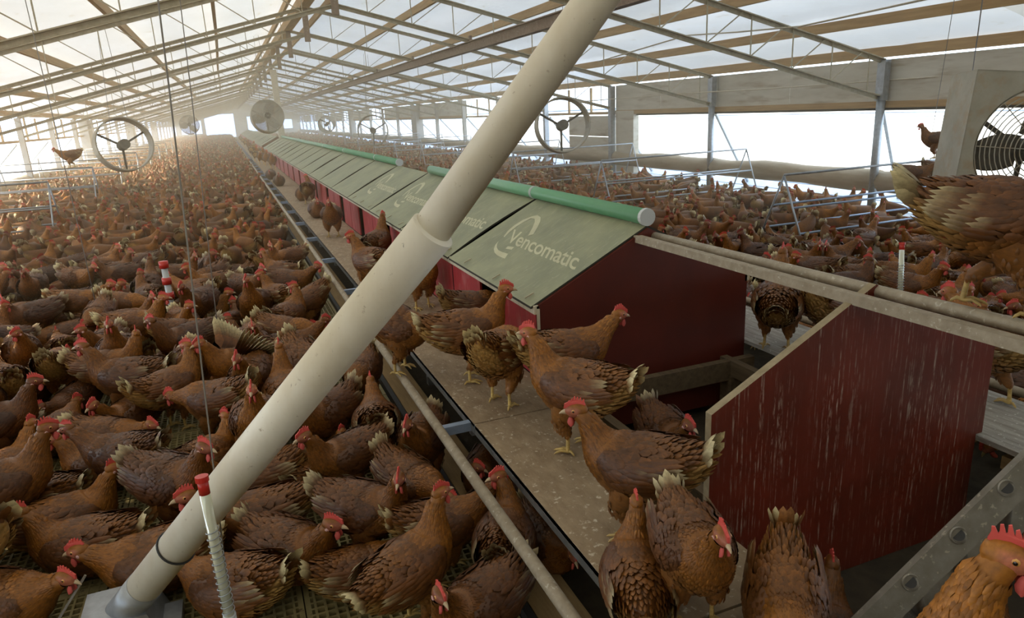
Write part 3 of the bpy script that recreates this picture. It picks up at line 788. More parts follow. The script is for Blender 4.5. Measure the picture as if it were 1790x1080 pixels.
# ================================================================== HENS
# local frame: faces +X, up Z, origin on the ground between the feet
TORSO = np.array([  # x, z, half width, half height
    [-.205, .338, .010, .012], [-.185, .328, .036, .036], [-.15, .306, .062, .062], [-.105, .284, .084, .084],
    [-.055, .266, .098, .102], [0, .254, .106, .112], [.05, .256, .104, .112], [.09, .270, .092, .100]])
HACK, SADD, WING, BRST, FLUF, TAILC = (np.array(c) for c in ((.33, .125, .021), (.19, .070, .014), (.150, .054, .014), (.25, .102, .028), (.58, .36, .16), (.86, .77, .60)))
FACE, LEGC, COMB = np.array((.46, .15, .11)), np.array((.60, .43, .20)), np.array((.60, .085, .07))
def nz(v): v = np.asarray(v, float); return v / (np.linalg.norm(v) + 1e-12)
def rot_y(p, c, a):
    p = p - c; ca, sa = math.cos(a), math.sin(a)
    return np.stack([p[..., 0] * ca + p[..., 2] * sa, p[..., 1], -p[..., 0] * sa + p[..., 2] * ca], -1) + c
class HenShape:
    """posed spine with rings; surface(s, theta) gives point, normal and tailward direction"""
    def __init__(s, pitch=0, head=(.185, 0, .425), look=(1, 0, -.05), sit=False, legs=((.0, .0), (.0, .0)), sq=1.0, tail_up=0.0):
        piv = np.array([0, 0, .25]); a = math.radians(pitch)
        P = np.zeros((len(TORSO), 3)); P[:, 0] = TORSO[:, 0]; P[:, 2] = TORSO[:, 1]; P[:4, 2] += tail_up * np.array([.05, .035, .018, .006])
        P = rot_y(P, piv, -a)
        R = TORSO[:, 2:].copy()
        s.dz = -.150 if sit else 0.0
        s.head = np.array(head, float) + np.array([0, 0, s.dz]); s.look = nz(look)
        P[:, 2] += s.dz
        t0 = nz(P[-1] - P[-2]); p0 = P[-1]; p3 = s.head - np.array([0, 0, .004])
        Lk = np.linalg.norm(p3 - p0); tin = nz(nz(s.look) * .35 + nz(p3 - p0) * .8 + np.array([0, 0, .12]))
        p1 = p0 + t0 * Lk * .40; p2 = p3 - tin * Lk * .36
        nr = np.array([[.076, .085], [.060, .066], [.046, .050], [.036, .039], [.030, .032], [.027, .028]])
        for i, t in enumerate(np.linspace(.2, 1, 6)):
            q = (1 - t) ** 3 * p0 + 3 * (1 - t) ** 2 * t * p1 + 3 * (1 - t) * t * t * p2 + t ** 3 * p3
            P = np.vstack([P, q]); R = np.vstack([R, nr[i]])
        # smooth resample
        k = np.arange(len(P)); kk = np.linspace(0, len(P) - 1, 53)
        def cub(A):
            out = []
            for u in kk:
                i = min(int(u), len(A) - 2); t = u - i
                a0, a1, a2, a3 = A[max(i - 1, 0)], A[i], A[i + 1], A[min(i + 2, len(A) - 1)]
                out.append(.5 * ((2 * a1) + (-a0 + a2) * t + (2 * a0 - 5 * a1 + 4 * a2 - a3) * t * t + (-a0 + 3 * a1 - 3 * a2 + a3) * t ** 3))
            return np.array(out)
        s.P, s.R = cub(P), np.abs(cub(R)); s.R[:, 0] *= sq
        T = np.gradient(s.P, axis=0); s.T = T / np.linalg.norm(T, axis=1)[:, None]
        sd = np.array([0, 1.0, 0]); S = []
        for t in s.T:
            sd = nz(sd - t * (sd @ t)); S.append(sd)
        s.S = np.array(S); s.Uv = np.cross(s.T, s.S)
        s.sit = sit; s.legs = legs
        s.arc = np.concatenate([[0], np.cumsum(np.linalg.norm(np.diff(s.P, axis=0), axis=1))])
        s.neck0 = 53 * 7.2 / 13.0
    def surf(s, u, th):
        i = np.clip(u.astype(int), 0, len(s.P) - 2); f = (u - i)[:, None]
        L = lambda A: A[i] * (1 - f) + A[i + 1] * f
        p, r, S, U_, T = L(s.P), L(s.R), L(s.S), L(s.Uv), L(s.T)
        c, q = np.cos(th)[:, None], np.sin(th)[:, None]
        belly = np.where(q < 0, 1.0, .94)
        pt = p + S * c * r[:, :1] + U_ * q * r[:, 1:] * belly
        n = S * c / np.maximum(r[:, :1], .005) + U_ * q / np.maximum(r[:, 1:], .005); n /= np.linalg.norm(n, axis=1)[:, None]
        du = np.clip(u + .6, 0, len(s.P) - 1.001); j = np.clip(du.astype(int), 0, len(s.P) - 2); g = (du - j)[:, None]
        p2 = (s.P[j] * (1 - g) + s.P[j + 1] * g) + (s.S[j]) * c * (s.R[j, :1] * (1 - g) + s.R[j + 1, :1] * g) + s.Uv[j] * q * (s.R[j, 1:] * (1 - g) + s.R[j + 1, 1:] * g) * belly
        d = pt - p2; d -= n * np.sum(d * n, 1)[:, None]; d /= np.linalg.norm(d, axis=1)[:, None] + 1e-9
        return pt, n, d
    def zone(s, u, th):
        """colour of the plumage at a place of the body"""
        u = np.asarray(u, float); q = np.sin(th)
        nk = np.clip((u - (s.neck0 - 3)) / 5, 0, 1)[:, None]
        lo = np.clip((-q - .02) / .5, 0, 1)[:, None]
        rear = np.clip((17 - u) / 7, 0, 1)[:, None]
        c = SADD * (1 - lo) + BRST * lo
        c = c * (1 - lo * rear) + FLUF * (lo * rear)
        return c * (1 - nk) + HACK * nk

class CM:
    """mesh with a colour per vertex"""
    def __init__(s): s.v = []; s.f = []; s.c = []; s.n = 0
    def add(s, v, f, c):
        v = np.asarray(v, float); c = np.asarray(c, float)
        if c.ndim == 1: c = np.tile(c, (len(v), 1))
        s.f.append((np.asarray(f, int) + s.n)); s.v.append(v); s.c.append(c); s.n += len(v)
    def arrays(s):
        v = np.concatenate(s.v); c = np.concatenate(s.c)
        fs = [q for f in s.f for q in f.tolist()]
        return v, fs, c
    def mesh(s, name, mat, smooth=True):
        v, fs, c = s.arrays(); return raw_mesh(name, v, fs, c, mat, smooth)
def raw_mesh(name, v, fs, c, mat, smooth=True):
    me = bpy.data.meshes.new(name)
    if isinstance(fs, np.ndarray):
        n = len(fs); k = fs.shape[1]
        me.vertices.add(len(v)); me.vertices.foreach_set('co', v.astype(np.float32).ravel())
        me.loops.add(n * k); me.loops.foreach_set('vertex_index', fs.astype(np.int32).ravel())
        me.polygons.add(n); me.polygons.foreach_set('loop_start', np.arange(0, n * k, k, dtype=np.int32))
        me.polygons.foreach_set('loop_total', np.full(n, k, dtype=np.int32))
    else:
        me.from_pydata(v.tolist(), [], [tuple(q for i, q in enumerate(f) if i == 0 or q != f[i - 1]) for f in fs])
    me.validate(clean_customdata=False); me.update()
    a = me.color_attributes.new('col', 'FLOAT_COLOR', 'POINT')
    cc = np.ones((len(v), 4), np.float32); cc[:, :3] = np.clip(c, 0, 1); a.data.foreach_set('color', cc.ravel())
    me.materials.append(M[mat])
    if smooth: me.polygons.foreach_set('use_smooth', np.ones(len(me.polygons), bool))
    me.update(); return me

def grid_faces(a, b, wrap):
    f = []
    for i in range(a - 1):
        for j in range(b if wrap else b - 1):
            f.append((i * b + j, i * b + (j + 1) % b, (i + 1) * b + (j + 1) % b, (i + 1) * b + j))
    return f
def tube_cm(cm, pts, r, c, n=7):
    m_ = MB().tube(pts, r, n, cap=False); cm.add(m_.v, m_.f, c)
def feathers(p, n, d, L, W, lift, c, tipc, rs, soft=None, tipw=0):
    """leaf-shaped feather cards, vectorised; returns verts, quads, colours"""
    N = len(p); w = np.cross(n, d); L = L[:, None]; W = W[:, None]; lift = lift[:, None]
    bow = .006
    rows = [p + n * .001, p + d * L * .42 - w * W * .5 + n * lift * .35, p + d * L * .42 + n * (lift * .55 + bow * .6), p + d * L * .42 + w * W * .5 + n * lift * .35,
            p + d * L * .80 - w * W * .40 + n * (lift * .8 - L * .05), p + d * L * .80 + n * (lift * .95), p + d * L * .80 + w * W * .40 + n * (lift * .8 - L * .05), p + d * L + n * (lift * .7 - L * .06)]
    v = np.stack(rows, 1).reshape(-1, 3)
    F = np.array([[0, 1, 2, 2], [0, 2, 3, 3], [1, 4, 5, 2], [2, 5, 6, 3], [4, 7, 5, 5], [5, 7, 6, 6]])
    f = (F[None] + 8 * np.arange(N)[:, None, None]).reshape(-1, 4)
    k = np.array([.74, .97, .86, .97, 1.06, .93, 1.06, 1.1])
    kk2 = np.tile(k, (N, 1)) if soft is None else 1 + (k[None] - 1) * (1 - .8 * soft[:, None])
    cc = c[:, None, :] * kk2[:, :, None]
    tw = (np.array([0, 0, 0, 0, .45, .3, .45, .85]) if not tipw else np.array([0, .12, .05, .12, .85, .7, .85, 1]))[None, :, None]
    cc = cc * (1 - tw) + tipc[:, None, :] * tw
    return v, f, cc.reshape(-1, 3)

def head_frame(h):
    X = h.look; Y = nz(np.cross([0, 0, 1], X)); Z = np.cross(X, Y); return X, Y, Z
def head_mesh(cm, h, n=12, m=9):
    X, Y, Z = head_frame(h); o = h.head
    prof = [(-.030, .004, .004), (-.026, .015, .016), (-.014, .022, .024), (.004, .0240, .0265), (.020, .0205, .0235), (.034, .0145, .0175), (.044, .0085, .0105), (.048, .003, .003)]
    v, c = [], []
    for (x, ry, rz) in prof:
        for k in range(n):
            a = 2 * math.pi * k / n; ca, sa = math.cos(a), math.sin(a)
            v.append(o + X * x + Y * ca * ry + Z * (sa * rz + .004))
            fa = 1 if (x > .002 and sa < .62) else 0
            if x > .025: fa = 1
            c.append(FACE if fa else HACK * .95)
    cm.add(v, grid_faces(len(prof), n, True), np.array(c))
def comb_mesh(h, scale=1.0, seed=0, flop=0):
    r = random.Random(seed); X, Y, Z = head_frame(h); o = h.head + Z * .024 + X * .006
    pts = [(-.030, .0)]
    k = 6
    for i in range(k):
        x0 = -.026 + .058 * i / k; hgt = (.015 + .014 * math.sin(math.pi * (i + .8) / k)) * scale
        pts += [(x0 - .001, hgt * .60), (x0 - .002, hgt * (1.0 + r.uniform(-.1, .1))), (x0 + .002, hgt * (1.03 + r.uniform(-.1, .1))), (x0 + .0072, hgt * .62)]
    pts += [(.040, .006), (.044, -.010), (.0, -.010)]
    v = []; n = len(pts)
    for s in (-1, 1):
        for (x, z_) in pts:
            yy = s * .0034 * (1 if z_ < .012 else .55) + flop * max(0, z_) * .9
            v.append(o + X * x + Z * z_ + Y * yy)
    fs = [tuple(range(n)), tuple(range(2 * n - 1, n - 1, -1))] + [(i, n + i, n + (i + 1) % n, (i + 1) % n) for i in range(n)]
    c = np.array([COMB * (1 + .25 * (p[1] / .03)) for p in pts] * 2)
    return np.array(v), fs, c
def wattle_mesh(h, s, n=7):
    X, Y, Z = head_frame(h); v = []; o = h.head + X * .030 + Y * s * .008 - Z * .014
    for (z_, r_) in [(.0, .004), (-.008, .009), (-.018, .012), (-.027, .009), (-.032, .002)]:
        for k in range(n):
            a = 2 * math.pi * k / n; v.append(o + Z * z_ + X * r_ * math.cos(a) + Y * (.0045 * math.sin(a) + s * .003 * (-z_ / .03)))
    return np.array(v), grid_faces(5, n, True), np.tile(COMB * np.array([1, 1.25, 1.3]), (len(v), 1))
def lobe_mesh(h, s, n=7):
    X, Y, Z = head_frame(h); v = []; o = h.head - X * .004 + Y * s * .0215 - Z * .007
    for (r_, dy) in ((.009, .0), (.006, .003), (.001, .0035)):
        for k in range(n):
            a = 2 * math.pi * k / n; v.append(o + X * r_ * math.cos(a) + Z * r_ * math.sin(a) + Y * s * dy)
    return np.array(v), grid_faces(3, n, True), np.tile((.62, .36, .33), (len(v), 1))
def beak_mesh(h, n=6):
    X, Y, Z = head_frame(h); o = h.head + X * .040 + Z * .002
    v = []
    for (x, z_, ry, rz) in ((0, 0, .0085, .0105), (.010, 0, .007, .0085), (.020, -.002, .0045, .0055), (.029, -.007, .001, .001)):
        for k in range(n):
            a = 2 * math.pi * k / n; v.append(o + X * x + Z * (z_ + rz * math.sin(a)) + Y * ry * math.cos(a))
    return np.array(v), grid_faces(4, n, True)
def eye_mesh(h, s, n=8):
    X, Y, Z = head_frame(h); o = h.head + X * .014 + Y * s * .0182 + Z * .009
    v, c = [], []
    for (r_, d_, col) in ((.0075, -.002, (.6, .25, .18)), (.0062, .0025, (.75, .42, .12)), (.0036, .0042, (.5, .2, .04)), (.0034, .0043, (.01, .01, .01)), (.0005, .0048, (.01, .01, .01))):
        for k in range(n):
            a = 2 * math.pi * k / n; v.append(o + X * r_ * math.cos(a) + Z * r_ * math.sin(a) + Y * s * d_); c.append(col)
    f = grid_faces(5, n, True)
    if s < 0: f = [q[::-1] for q in f]
    return np.array(v), f, np.array(c)
def leg_cm(cm, h, full=True):
    for i, s in enumerate((1, -1)):
        fx, lift = h.legs[i]
        hip = np.array([.012, s * .052, .205]); knee = np.array([.035 + fx * .35, s * .055, .125]); ank = np.array([.0 + fx * .9, s * .055, .085 + lift]); foot = np.array([fx, s * .058, .012 + lift])
        sh = np.array([0, 0, h.dz])
        n = 9 if full else 5
        if not h.sit:
            tube_cm(cm, [hip, hip * .5 + knee * .5 + np.array([.0, 0, .0]), knee, ank + np.array([.004, 0, .0]), ank - np.array([0, 0, .012])], [.060, .054, .036, .017, .010], BRST * 1.05, n)
            tube_cm(cm, [ank + np.array([.002, 0, .004]), (ank + foot) / 2, foot + np.array([0, 0, .004])], [.0085, .0072, .0085], LEGC, n - 2)
        toes = ((.062, .0), (.052, .55), (.052, -.55), (-.030, .1))
        for (L, a) in toes:
            if h.sit: continue
            d = np.array([math.cos(a) * L, math.sin(a) * abs(L), 0]) if L > 0 else np.array([L, s * .004, 0])
            p0 = foot + np.array([0, 0, .001])
            tube_cm(cm, [p0, p0 + d * .5 + np.array([0, 0, .004]), p0 + d * .85 + np.array([0, 0, -.004]), p0 + d + np.array([0, 0, -.010])], [.007, .0058, .0045, .0015], LEGC * .95, 5)
def tail_feathers(h, n, white, rs, basew=0, spread=1.0, Lr=(.070, .100), W=.032):
    p0 = h.P[3]; T = -h.T[3]; S = h.S[3]; Uv = h.Uv[3]; P, N, Dv, C1, C2, Ls, Ws = [], [], [], [], [], [], []
    for layer in range(2):
        for k in range(n):
            q = (k + .5) / n * 2 - 1
            ang = q * 1.0 * spread
            d = nz(T * .9 + Uv * (.42 - .10 * layer) + S * .40 * q * spread)
            nn = nz(Uv * math.cos(ang * 1.35) + S * math.sin(ang * 1.35)); nn = nz(nn - d * (nn @ d))
            P.append(p0 + S * q * .034 + Uv * (.016 - .030 * abs(q) - .014 * layer)); N.append(nn); Dv.append(d)
            Ls.append(rs.uniform(*Lr) * (1 - .22 * layer)); Ws.append(W * rs.uniform(.85, 1.1))
            c = SADD * rs.uniform(.75, 1.2); C1.append(c * (1 - basew) + TAILC * .8 * basew)
            C2.append(TAILC * rs.uniform(.85, 1.05) if rs.uniform() < white else c * 1.6 + .05)
    A = np.array
    return feathers(A(P), A(N), A(Dv), A(Ls), A(Ws), np.full(len(P), .004), A(C1), A(C2), rs, tipw=1)
def body_loft(cm, h, nu, nth):
    u = np.linspace(0.3, 52, nu); th = np.linspace(0, 2 * math.pi, nth + 1)[:-1]
    uu, tt = np.meshgrid(u, th, indexing='ij'); p, n, d = h.surf(uu.ravel(), tt.ravel())
    c = h.zone(uu.ravel(), tt.ravel()) * .85
    p = p - n * .002
    f = grid_faces(nu, nth, True)
    cm.add(p, f, c)
    cm.add([h.P[0] - h.T[0] * .004] + list(p[:nth]), [(0, 1 + (k + 1) % nth, 1 + k, 1 + k) for k in range(nth)], c[0])
def plumage(h, rs, dens=1.0):
    pu, pth, L, W = [], [], [], []
    a = .012
    end = h.arc[-1] - .016; off = 0
    while a < end:
        u = np.interp(a, h.arc, np.arange(53)); i = int(u); ry, rz = h.R[i]
        nk = min(max((u - (h.neck0 - 3)) / 6, 0), 1)
        wd = (.026 * (1 - nk) + .0105 * nk) ; ln = (.036 * (1 - nk) + .030 * nk)
        if u < 9: wd *= .85
        per = math.pi * (ry + rz); k = max(6, int(per / (wd * .72) * dens))
        th = (np.arange(k) + off) / k * 2 * math.pi + rs.uniform(-.5, .5, k) * .5 / k * 2 * math.pi
        off = .5 - off
        pu.append(np.full(k, u) + rs.uniform(-.35, .35, k)); pth.append(th)
        L.append(ln * rs.uniform(.85, 1.2, k)); W.append(wd * rs.uniform(.85, 1.1, k))
        a += ln * .42 / dens
    u, th, L, W = (np.concatenate(q) for q in (pu, pth, L, W)); u = np.clip(u, .6, 51.6)
    p, n, d = h.surf(u, th)
    c = h.zone(u, th); v_ = rs.uniform(.70, 1.28, (len(u), 1))
    c = c * np.where((u < 14)[:, None] & (np.sin(th) < .1)[:, None], .85 + .3 * (v_ - .7) , v_)
    d2 = d + rs.uniform(-.12, .12, (len(u), 1)) * np.cross(n, d); d2 /= np.linalg.norm(d2, axis=1)[:, None]
    lo = np.maximum(np.clip((.35 - np.sin(th)) / .6, 0, 1) * np.clip((17 - u) / 5, 0, 1), np.clip((13 - u) / 5, 0, 1))
    W = W * (1 - .42 * lo); L = L * (1 + .20 * lo)
    hk = np.clip((u - (h.neck0 - 4)) / 5, 0, 1)[:, None] * (rs.uniform(0, 1, (len(u), 1)) < .45)
    tip = c * 1.25 + .012 + hk * np.array([.20, .12, .05])
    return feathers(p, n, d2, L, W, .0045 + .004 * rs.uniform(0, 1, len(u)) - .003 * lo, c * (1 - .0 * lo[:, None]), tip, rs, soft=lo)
def thigh_feathers(h, rs, k=60):
    out = []
    for i, s in enumerate((1, -1)):
        fx = h.legs[i][0]; hip = np.array([.012, s * .052, .205]); knee = np.array([.035 + fx * .35, s * .055, .125]); ank = np.array([fx * .9, s * .055, .085])
        t = rs.uniform(0, 1, k); a = rs.uniform(0, 2 * math.pi, k)
        ctr = np.where((t < .6)[:, None], hip + (knee - hip) * (t / .6)[:, None], knee + (ank - knee) * ((t - .6) / .4)[:, None])
        r = np.interp(t, [0, .3, .6, .9, 1], [.060, .054, .036, .019, .014])
        n = np.stack([np.cos(a), np.sin(a), np.zeros(k)], 1); d = np.tile([.05, 0, -1.0], (k, 1)) - n * .35
        d -= n * np.sum(n * d, 1)[:, None] * .4; d /= np.linalg.norm(d, axis=1)[:, None]
        c = BRST * rs.uniform(.75, 1.25, (k, 1))
        out.append(feathers(ctr + n * r[:, None], n, d, rs.uniform(.02, .03, k), rs.uniform(.011, .016, k), np.full(k, .004), c, c * 1.25 + .01, rs))
    o = 0; V, F, Cc = [], [], []
    for v, f, c in out: V.append(v); F.append(f + o); Cc.append(c); o += len(v)
    return np.concatenate(V), np.concatenate(F), np.concatenate(Cc)
def wing_mesh(h, s, rs, white=.5):
    """folded wing: padded shell on the flank with coverts and long flight feathers"""
    cm = CM(); nu, nv = 16, 9
    ug = np.linspace(0, 1, nu); vg = np.linspace(0, 1, nv); U_, V_ = np.meshgrid(ug, vg, indexing='ij')
    u0, u1 = 7.0, 31.0
    uu = u0 + (u1 - u0) * U_
    mid = math.radians(12) + np.radians(14) * (1 - U_); half = np.radians(43) * np.sqrt(np.clip(np.sin(math.pi * (.10 + .86 * U_)), .02, 1))
    th = mid + (V_ * 2 - 1) * half
    if s < 0: th = math.pi - th
    p, n, d = h.surf(uu.ravel(), th.ravel())
    thick = .019 * (np.clip(np.sin(math.pi * np.clip(U_ * .93 + .05, 0, 1)), 0, 1) ** .5 * np.clip(np.sin(math.pi * V_), 0, 1) ** .5).ravel()
    q = p + n * (thick - .003)[:, None]
    f = grid_faces(nu, nv, False)
    if s < 0: f = [x[::-1] for x in f]
    cm.add(q, f, WING * .8)
    # coverts
    k = 150; a, b_ = rs.uniform(.18, 1, k), rs.uniform(.04, .96, k)
    def onwing(a, b_):
        uu = u0 + (u1 - u0) * a; mid = math.radians(12) + np.radians(14) * (1 - a); half = np.radians(43) * np.sqrt(np.clip(np.sin(math.pi * (.10 + .86 * a)), .02, 1))
        th = mid + (b_ * 2 - 1) * half
        if s < 0: th = math.pi - th
        p, n, d = h.surf(uu, th); t = .019 * np.clip(np.sin(math.pi * np.clip(a * .93 + .05, 0, 1)), 0, 1) ** .5 * np.clip(np.sin(math.pi * b_), 0, 1) ** .5
        return p + n * t[:, None], n, d
    p, n, d = onwing(a, b_)
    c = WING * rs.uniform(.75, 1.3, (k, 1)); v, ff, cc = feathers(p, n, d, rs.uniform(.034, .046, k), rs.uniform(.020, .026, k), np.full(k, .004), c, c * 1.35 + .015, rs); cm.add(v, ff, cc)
    # flight feathers, stacked along the lower edge
    for j, (aa, LL, ww) in enumerate(((.42, .115, .022), (.30, .125, .022), (.50, .085, .024))):
        k = 7; b_ = np.linspace(.08, .62, k); a = np.full(k, aa) + b_ * .10
        p, n, d = onwing(a, b_); d = d * .96 + np.array([0, 0, .10]) * b_[:, None] - n * .10; d /= np.linalg.norm(d, axis=1)[:, None]
        p = p + n * (.002 + .001 * j)
        c = WING * rs.uniform(.8, 1.25, (k, 1)); wt = (rs.uniform(0, 1, k) < white * (1 if j < 2 else .3))[:, None]
        tip = np.where(wt, TAILC * (.62 if white < .9 else .9), c * 1.3 + .02)
        v, ff, cc = feathers(p, n, d, np.full(k, LL) * rs.uniform(.9, 1.1, k), np.full(k, ww), np.full(k, .005), c, tip, rs); cm.add(v, ff, cc)
    return cm

POSES = {
    'stand':  dict(pitch=6, head=(.200, 0, .435), look=(1, 0, -.08), legs=((.015, 0), (-.01, 0))),
    'left':   dict(pitch=5, head=(.190, .020, .430), look=(.35, 1, -.1), legs=((.0, 0), (.01, 0))),
    'right':  dict(pitch=5, head=(.190, -.020, .430), look=(.35, -1, -.1), legs=((.01, 0), (0, 0))),
    'walk':   dict(pitch=0, head=(.260, 0, .385), look=(1, .1, -.18), legs=((.06, 0), (-.05, 0))),
    'peck':   dict(pitch=-16, head=(.255, .02, .085), look=(.55, .1, -.85), legs=((.0, 0), (-.02, 0))),
    'low':    dict(pitch=-4, head=(.270, -.01, .270), look=(1, -.15, -.35), legs=((.03, 0), (-.03, 0)), tail_up=.4),
    'sit':    dict(pitch=4, head=(.195, 0, .405), look=(1, .2, -.08), sit=True),
    'sit_l':  dict(pitch=2, head=(.180, .025, .385), look=(.3, 1, -.1), sit=True, tail_up=.5),
    'sit_low': dict(pitch=0, head=(.225, -.01, .335), look=(1, -.3, -.2), sit=True),
    'tall':   dict(pitch=16, head=(.165, 0, .470), look=(1, -.1, .0), legs=((.02, 0), (0, 0)), tail_up=-.3),
    'back':   dict(pitch=10, head=(.170, .03, .440), look=(-.5, .9, -.05), legs=((.0, 0), (.015, 0)), tail_up=.6),
}
HEN = {}
TAILOPT = {'half': dict(n=6, white=1.0, basew=.25), 'big': dict(n=9, white=1.0, spread=1.4, Lr=(.10, .125), W=.036, basew=.35), 'right': dict(n=6, white=1.0), 'bow': dict(n=6, white=1.0)}
def build_variant(key):
    h = HenShape(**POSES[key]); rs = np.random.RandomState(abs(sum(map(ord, key))) % 1000)
    parts = []
    cm = CM(); body_loft(cm, h, 40, 22); head_mesh(cm, h, 14); leg_cm(cm, h); parts.append(('body', cm.mesh('hen_body', 'hen')))
    v, f, c = plumage(h, rs)
    if not h.sit:
        v2, f2, c2 = thigh_feathers(h, rs); f = np.concatenate([f, f2 + len(v)]); v = np.concatenate([v, v2]); c = np.concatenate([c, c2])
    parts.append(('plumage', raw_mesh('hen_plumage', v, f.tolist(), c, 'hen')))
    for s in (1, -1): parts.append(('wing', wing_mesh(h, s, rs, 1.0 if key == 'big' else .45).mesh('hen_wing', 'hen')))
    v, f, c = tail_feathers(h, rs=rs, **TAILOPT.get(key, dict(n=6, white=.85))); parts.append(('tail', raw_mesh('hen_tail', v, f.tolist(), c, 'hen')))
    v, f, c = comb_mesh(h, 1.0, len(key)); parts.append(('comb', raw_mesh('hen_comb', v, f, c, 'flesh', False)))
    for s in (1, -1):
        v, f, c = wattle_mesh(h, s); parts.append(('wattle', raw_mesh('hen_wattle', v, f, c, 'flesh')))
        v, f, c = lobe_mesh(h, s); parts.append(('ear_lobe', raw_mesh('hen_ear_lobe', v, f, c, 'flesh')))
    v, f = beak_mesh(h); parts.append(('beak', raw_mesh('hen_beak', v, f, np.zeros((len(v), 3)), 'horn')))
    for s in (1, -1):
        v, f, c = eye_mesh(h, s); parts.append(('eye', raw_mesh('hen_eye', v, f, c, 'eye')))
    if key == 'flap':                            # wings thrown up
        parts = [q for q in parts if q[0] != 'wing']
        for s in (1, -1):
            k = 11; q = np.linspace(0, 1, k); sh = np.array([.05, s * .085, .31])
            P = sh + np.stack([-.10 * q, s * (.02 + .05 * q), .05 * (1 - q)], 1)
            Dv = np.stack([-.15 - .75 * q, s * (.55 + .0 * q), .95 - .55 * q], 1); Dv /= np.linalg.norm(Dv, axis=1)[:, None]
            Nn = np.tile([.35, -s * .8, .45], (k, 1)); Nn -= Dv * np.sum(Nn * Dv, 1)[:, None]; Nn /= np.linalg.norm(Nn, axis=1)[:, None]
            cw = WING * rs.uniform(.9, 1.4, (k, 1)); v, f, c = feathers(P, Nn, Dv, .20 - .05 * q, np.full(k, .042), np.full(k, .004), cw, np.tile(TAILC * .75, (k, 1)), rs, tipw=1)
            m2, f2, c2 = feathers(P - Dv * .01, Nn, Dv, .10 - .02 * q, np.full(k, .05), np.full(k, .01), cw, cw * 1.3, rs)
            parts.append(('wing', raw_mesh('hen_wing', np.concatenate([v, m2]), np.concatenate([f, f2 + len(v)]).tolist(), np.concatenate([c, c2]), 'hen')))
    HEN[key] = parts
    return h
def quads(fs):
    return np.array([list(f) + [f[-1]] * (4 - len(f)) for f in fs])
def lod_mesh(key, fine):
    """whole bird in one light mesh: arrays of vertices, faces, colours"""
    h = HenShape(**POSES[key]); rs = np.random.RandomState(5 + len(key)); cm = CM()
    body_loft(cm, h, 16 if fine else 11, 12 if fine else 7)
    cm.c[0] = cm.c[0] * rs.uniform(.7, 1.3, (len(cm.c[0]), 1))
    head_mesh(cm, h, 8 if fine else 5)
    if not h.sit:
        for i, s in enumerate((1, -1)):
            fx = h.legs[i][0]
            tube_cm(cm, [(.012, s * .052, .2), (.02 + fx * .5, s * .055, .11)], [.052, .015], BRST, 5); tube_cm(cm, [(.01 + fx * .7, s * .055, .12), (fx, s * .058, .008)], [.009, .009], LEGC, 4)
            cm.add([(fx - .03, s * .058, .004), (fx + .06, s * .058 - .03, .004), (fx + .065, s * .058, .008), (fx + .06, s * .058 + .03, .004)], [(0, 1, 2, 3)], LEGC)
    v, f, c = tail_feathers(h, 4 if fine else 2, .85, rs, W=.046 if fine else .07); cm.add(v, f, c)
    if fine:
        v, f, c = plumage(h, rs, .50); cm.add(v, f, c)
        for s in (1, -1):
            w_ = wing_mesh(h, s, rs, .5)
            for v, f, c in zip(w_.v[1:], w_.f[1:], w_.c[1:]): cm.add(v, f, c)
            cm.n = cm.n
    v, f, c = comb_mesh(h, 1.1, 3)
    if fine:
        n = len(v) // 2
        # fan of the comb outline
        tri = [(n - 1, i, i + 1, i + 1) for i in range(n - 2)]; cm.add(v[:n], tri, c[:n])
        for s in (1, -1):
            v, f, c = wattle_mesh(h, s, 5); cm.add(v, f, c)
        v, f = beak_mesh(h, 5); cm.add(v, f, (.5, .38, .24))
    else:
        X, Y, Z = head_frame(h); o = h.head
        cm.add([o - X * .02 + Z * .025, o - X * .022 + Z * .046, o + X * .022 + Z * .046, o + X * .040 + Z * .015], [(0, 1, 2, 3)], COMB * .85)
        cm.add([o + X * .02 - Z * .01, o + X * .042 - Z * .01, o + X * .03 - Z * .04, o + X * .022 - Z * .03], [(0, 1, 2, 3)], COMB * .85)
        cm.add([o + X * .04 + Y * .008, o + X * .04 - Y * .008, o + X * .072 - Z * .006, o + X * .072 - Z * .006], [(0, 1, 2, 3)], (.5, .38, .24))
    v = np.concatenate(cm.v); c = np.concatenate(cm.c); f = np.concatenate([quads(q.tolist()) for q in cm.f])
    return v, f, c

HS = .86                                       # size of these birds against the modelled one
SPH = {}
def body_spheres(key):
    """round volumes along neck, trunk, tail and legs, to keep birds out of each other and of things"""
    if key not in SPH:
        h = HenShape(**POSES[key]); o = []
        for u in (5, 9, 13, 17, 21, 25, 29, 33, 37, 41, 45, 49): o.append((*h.P[u], max(h.R[u]) * 1.0))
        o.append((*h.head, .031)); o.append((*(h.head + h.look * .045), .014)); o.append((*(h.head + np.array([0, 0, .03])), .016))
        d = nz(-h.T[3] * .9 + h.Uv[3] * .4)
        for t in (.045, .085): o.append((*(h.P[3] + d * t), .022))
        if not h.sit:
            for i, s in enumerate((1, -1)):
                fx = h.legs[i][0]; o.append((.02 + fx * .4, s * .055, .15, .038)); o.append((fx, s * .058, .06, .012)); o.append((fx + .03, s * .058, .012, .012))
        SPH[key] = np.array(o)
    return SPH[key]
def world_spheres(x, y, z, a, key, sc):
    o = body_spheres(key); c, s = math.cos(a), math.sin(a); r = np.empty_like(o)
    r[:, 0] = (o[:, 0] * c - o[:, 1] * s) * sc + x; r[:, 1] = (o[:, 0] * s + o[:, 1] * c) * sc + y; r[:, 2] = o[:, 2] * sc + z; r[:, 3] = o[:, 3] * sc
    return r
